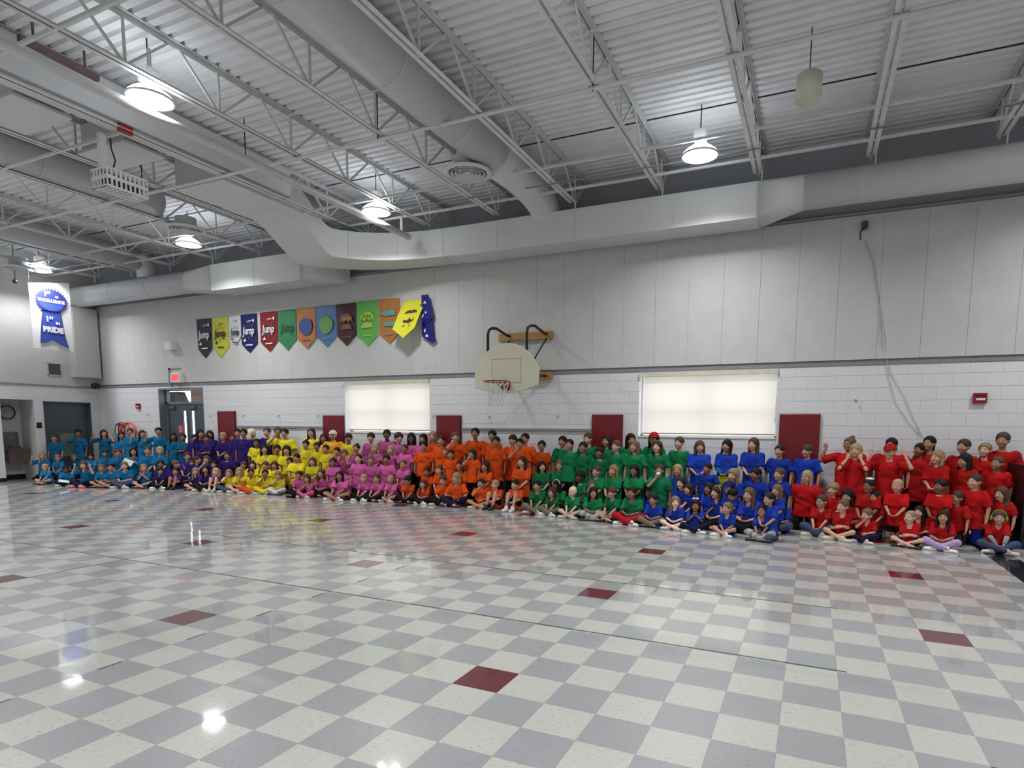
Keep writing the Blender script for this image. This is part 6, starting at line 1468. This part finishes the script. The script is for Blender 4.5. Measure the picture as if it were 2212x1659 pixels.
(1.53, 6.67, 0.485, 1, 'H', 'l', 'lw', 'd', '3', 'L', 'B', 'j', '-', 'wavy dark-haired child in blue, right end of the blue group'),
(1.87, 7.08, 0.819, 1, 'S', 'd', 'ls', 'y', '2', 'L', 'R', 'k', 'wide,glasses', 'blond long-haired child in red standing at left end of the red group'),
(2.45, 7.7, 1.313, 3, 'S', 'r', 'bn', 'l', '3', 'L', 'R', 'k', 'glasses,wide', 'tallest person in red with hair bun and glasses raising one hand'),
(2.52, 7.26, 1.231, 2, 'S', 'k', 'bb', 'y', '2', 'l', 'R', 'k', '-', 'blond child in red with both hands at the cheeks'),
(3.02, 7.7, 1.312, 3, 'S', 'd', 'sb', 'k', '3', 'l', 'R', 'k', 'wide', 'black-haired child in red behind the one with the red cap'),
(2.96, 7.23, 1.224, 2, 'S', 'u', 'sb', 'y', '2', 'l', 'R', 'k', 'redcap,glasses', 'child in red with red cap and glasses holding both hands up'),
(2.23, 6.94, 0.658, 1, 'H', 'l', 'cu', 'y', '2', 'l', 'R', 'k', '-', 'curly blond smiling child in red behind the one with glasses and jeans'),
(2.09, 6.74, 0.497, 0, 'C', 's', 'sb', 'b', '2', 'L', 'R', 'j', 'glasses', 'brown-haired child in red with glasses and jeans, left of red front row'),
(2.43, 6.87, 0.576, 1, 'H', 'l', 'bb', 'k', '3', 'l', 'R', 'k', '-', 'black-haired child in red hidden behind the cross-armed one'),
(2.36, 6.49, 0.469, 0, 'C', 'f', 'sb', 'l', '2', 'L', 'R', 'Sk', '-', 'short light-haired child in red with folded arms and bare legs'),
(2.69, 6.83, 0.745, 1, 'H', 'l', 'sb', 'd', '4', 'L', 'R', 'k', 'glasses,whitecap', 'brown-skinned child in red with glasses and a small white cap'),
(2.77, 6.82, 0.588, 1, 'H', 'l', 'sb', 'k', '3', 'L', 'R', 'k', '-', 'black-haired child in red kneeling behind the one resting the chin'),
(2.66, 6.43, 0.373, 0, 'C', 'm', 'sb', 'l', '2', 'L', 'R', 'n', '-', 'light-haired child in red resting chin on one hand, navy trousers'),
(3.4, 7.7, 1.244, 3, 'S', 'd', 'sb', 'k', '4', 'L', 'R', 'k', 'wide', 'broad black-haired child in long red shirt in the wall row'),
(3.51, 7.7, 1.346, 3, 'S', 'd', 'pt', 'k', '3', 'L', 'R', 'k', '-', 'black ponytailed child in red at the wall looking left'),
(3.55, 7.21, 1.162, 2, 'S', 'c', 'bb', 'y', '2', 'L', 'R', 'k', '-', 'blond bob-haired child in red with clasped hands in third row'),
(3.94, 7.7, 1.309, 3, 'S', 'd', 'sb', 'b', '2', 'L', 'R', 'k', '-', 'brown-haired child in red at the wall left of the two boys at right'),
(3.88, 7.24, 1.12, 2, 'S', 'd', 'bb', 'k', '3', 'L', 'R', 'k', '-', 'black bob-haired child in red standing in third row'),
(4.2, 7.7, 1.263, 3, 'S', 'd', 'sb', 'y', '2', 'l', 'R', 'k', '-', 'short blond child in red at the wall beside the tallest at right'),
(4.4, 7.7, 1.408, 3, 'S', 'd', 'sb', 'b', '3', 'l', 'R', 'k', '-', 'tall brown-haired child in red at right end of the wall row'),
(4.26, 7.26, 1.094, 2, 'S', 'd', 'bz', 'b', '3', 'L', 'R', 'k', '-', 'close-cropped child in red below the tall one at right end'),
(3.04, 6.8, 0.764, 1, 'K', 'l', 'bz', 'y', '2', 'L', 'R', 'Sk', '-', 'close-cropped blond child in red kneeling with bare knees'),
(3.54, 6.76, 0.785, 1, 'K', 'l', 'sb', 'k', '4', 'L', 'R', 'k', 'collar', 'black-haired child in red with white collar in second row'),
(3.74, 6.79, 0.633, 1, 'S', 'd', 'sb', 'b', '3', 'L', 'R', 'k', '-', 'brown-haired child in red standing low behind the lilac leggings'),
(3.93, 6.82, 0.865, 1, 'S', 'd', 'sb', 'b', '2', 'L', 'R', 'u', '-', 'brown-haired child in red with royal blue trousers'),
(4.24, 6.85, 0.709, 1, 'S', 'd', 'lw', 'b', '2', 'L', 'R', 'k', '-', 'wavy brown-haired child in red above the one with green headphones'),
(3.16, 6.35, 0.389, 0, 'C', 'f', 'bz', 'w', '1', 'L', 'R', 'Sk', '-', 'very pale white-haired child in red with folded arms'),
(3.31, 6.77, 0.412, 1, 'H', 'l', 'ls', 'd', '2', 'l', 'R', 'k', '-', 'dark-haired child in red hidden behind the white-haired one'),
(3.52, 6.3, 0.426, 0, 'C', 'l', 'ls', 'd', '3', '0', 'R', 'v', 'whiteshoe', 'dark-haired child in red with lilac leggings and white shoes'),
(4.14, 6.45, 0.438, 0, 'C', 's', 'sb', 'b', '2', '0', 'R', 'j', 'headphones', 'child in red with green headphones and jeans, right end of front row')]
for n, row in enumerate(PEOPLE): make_person(n, row)
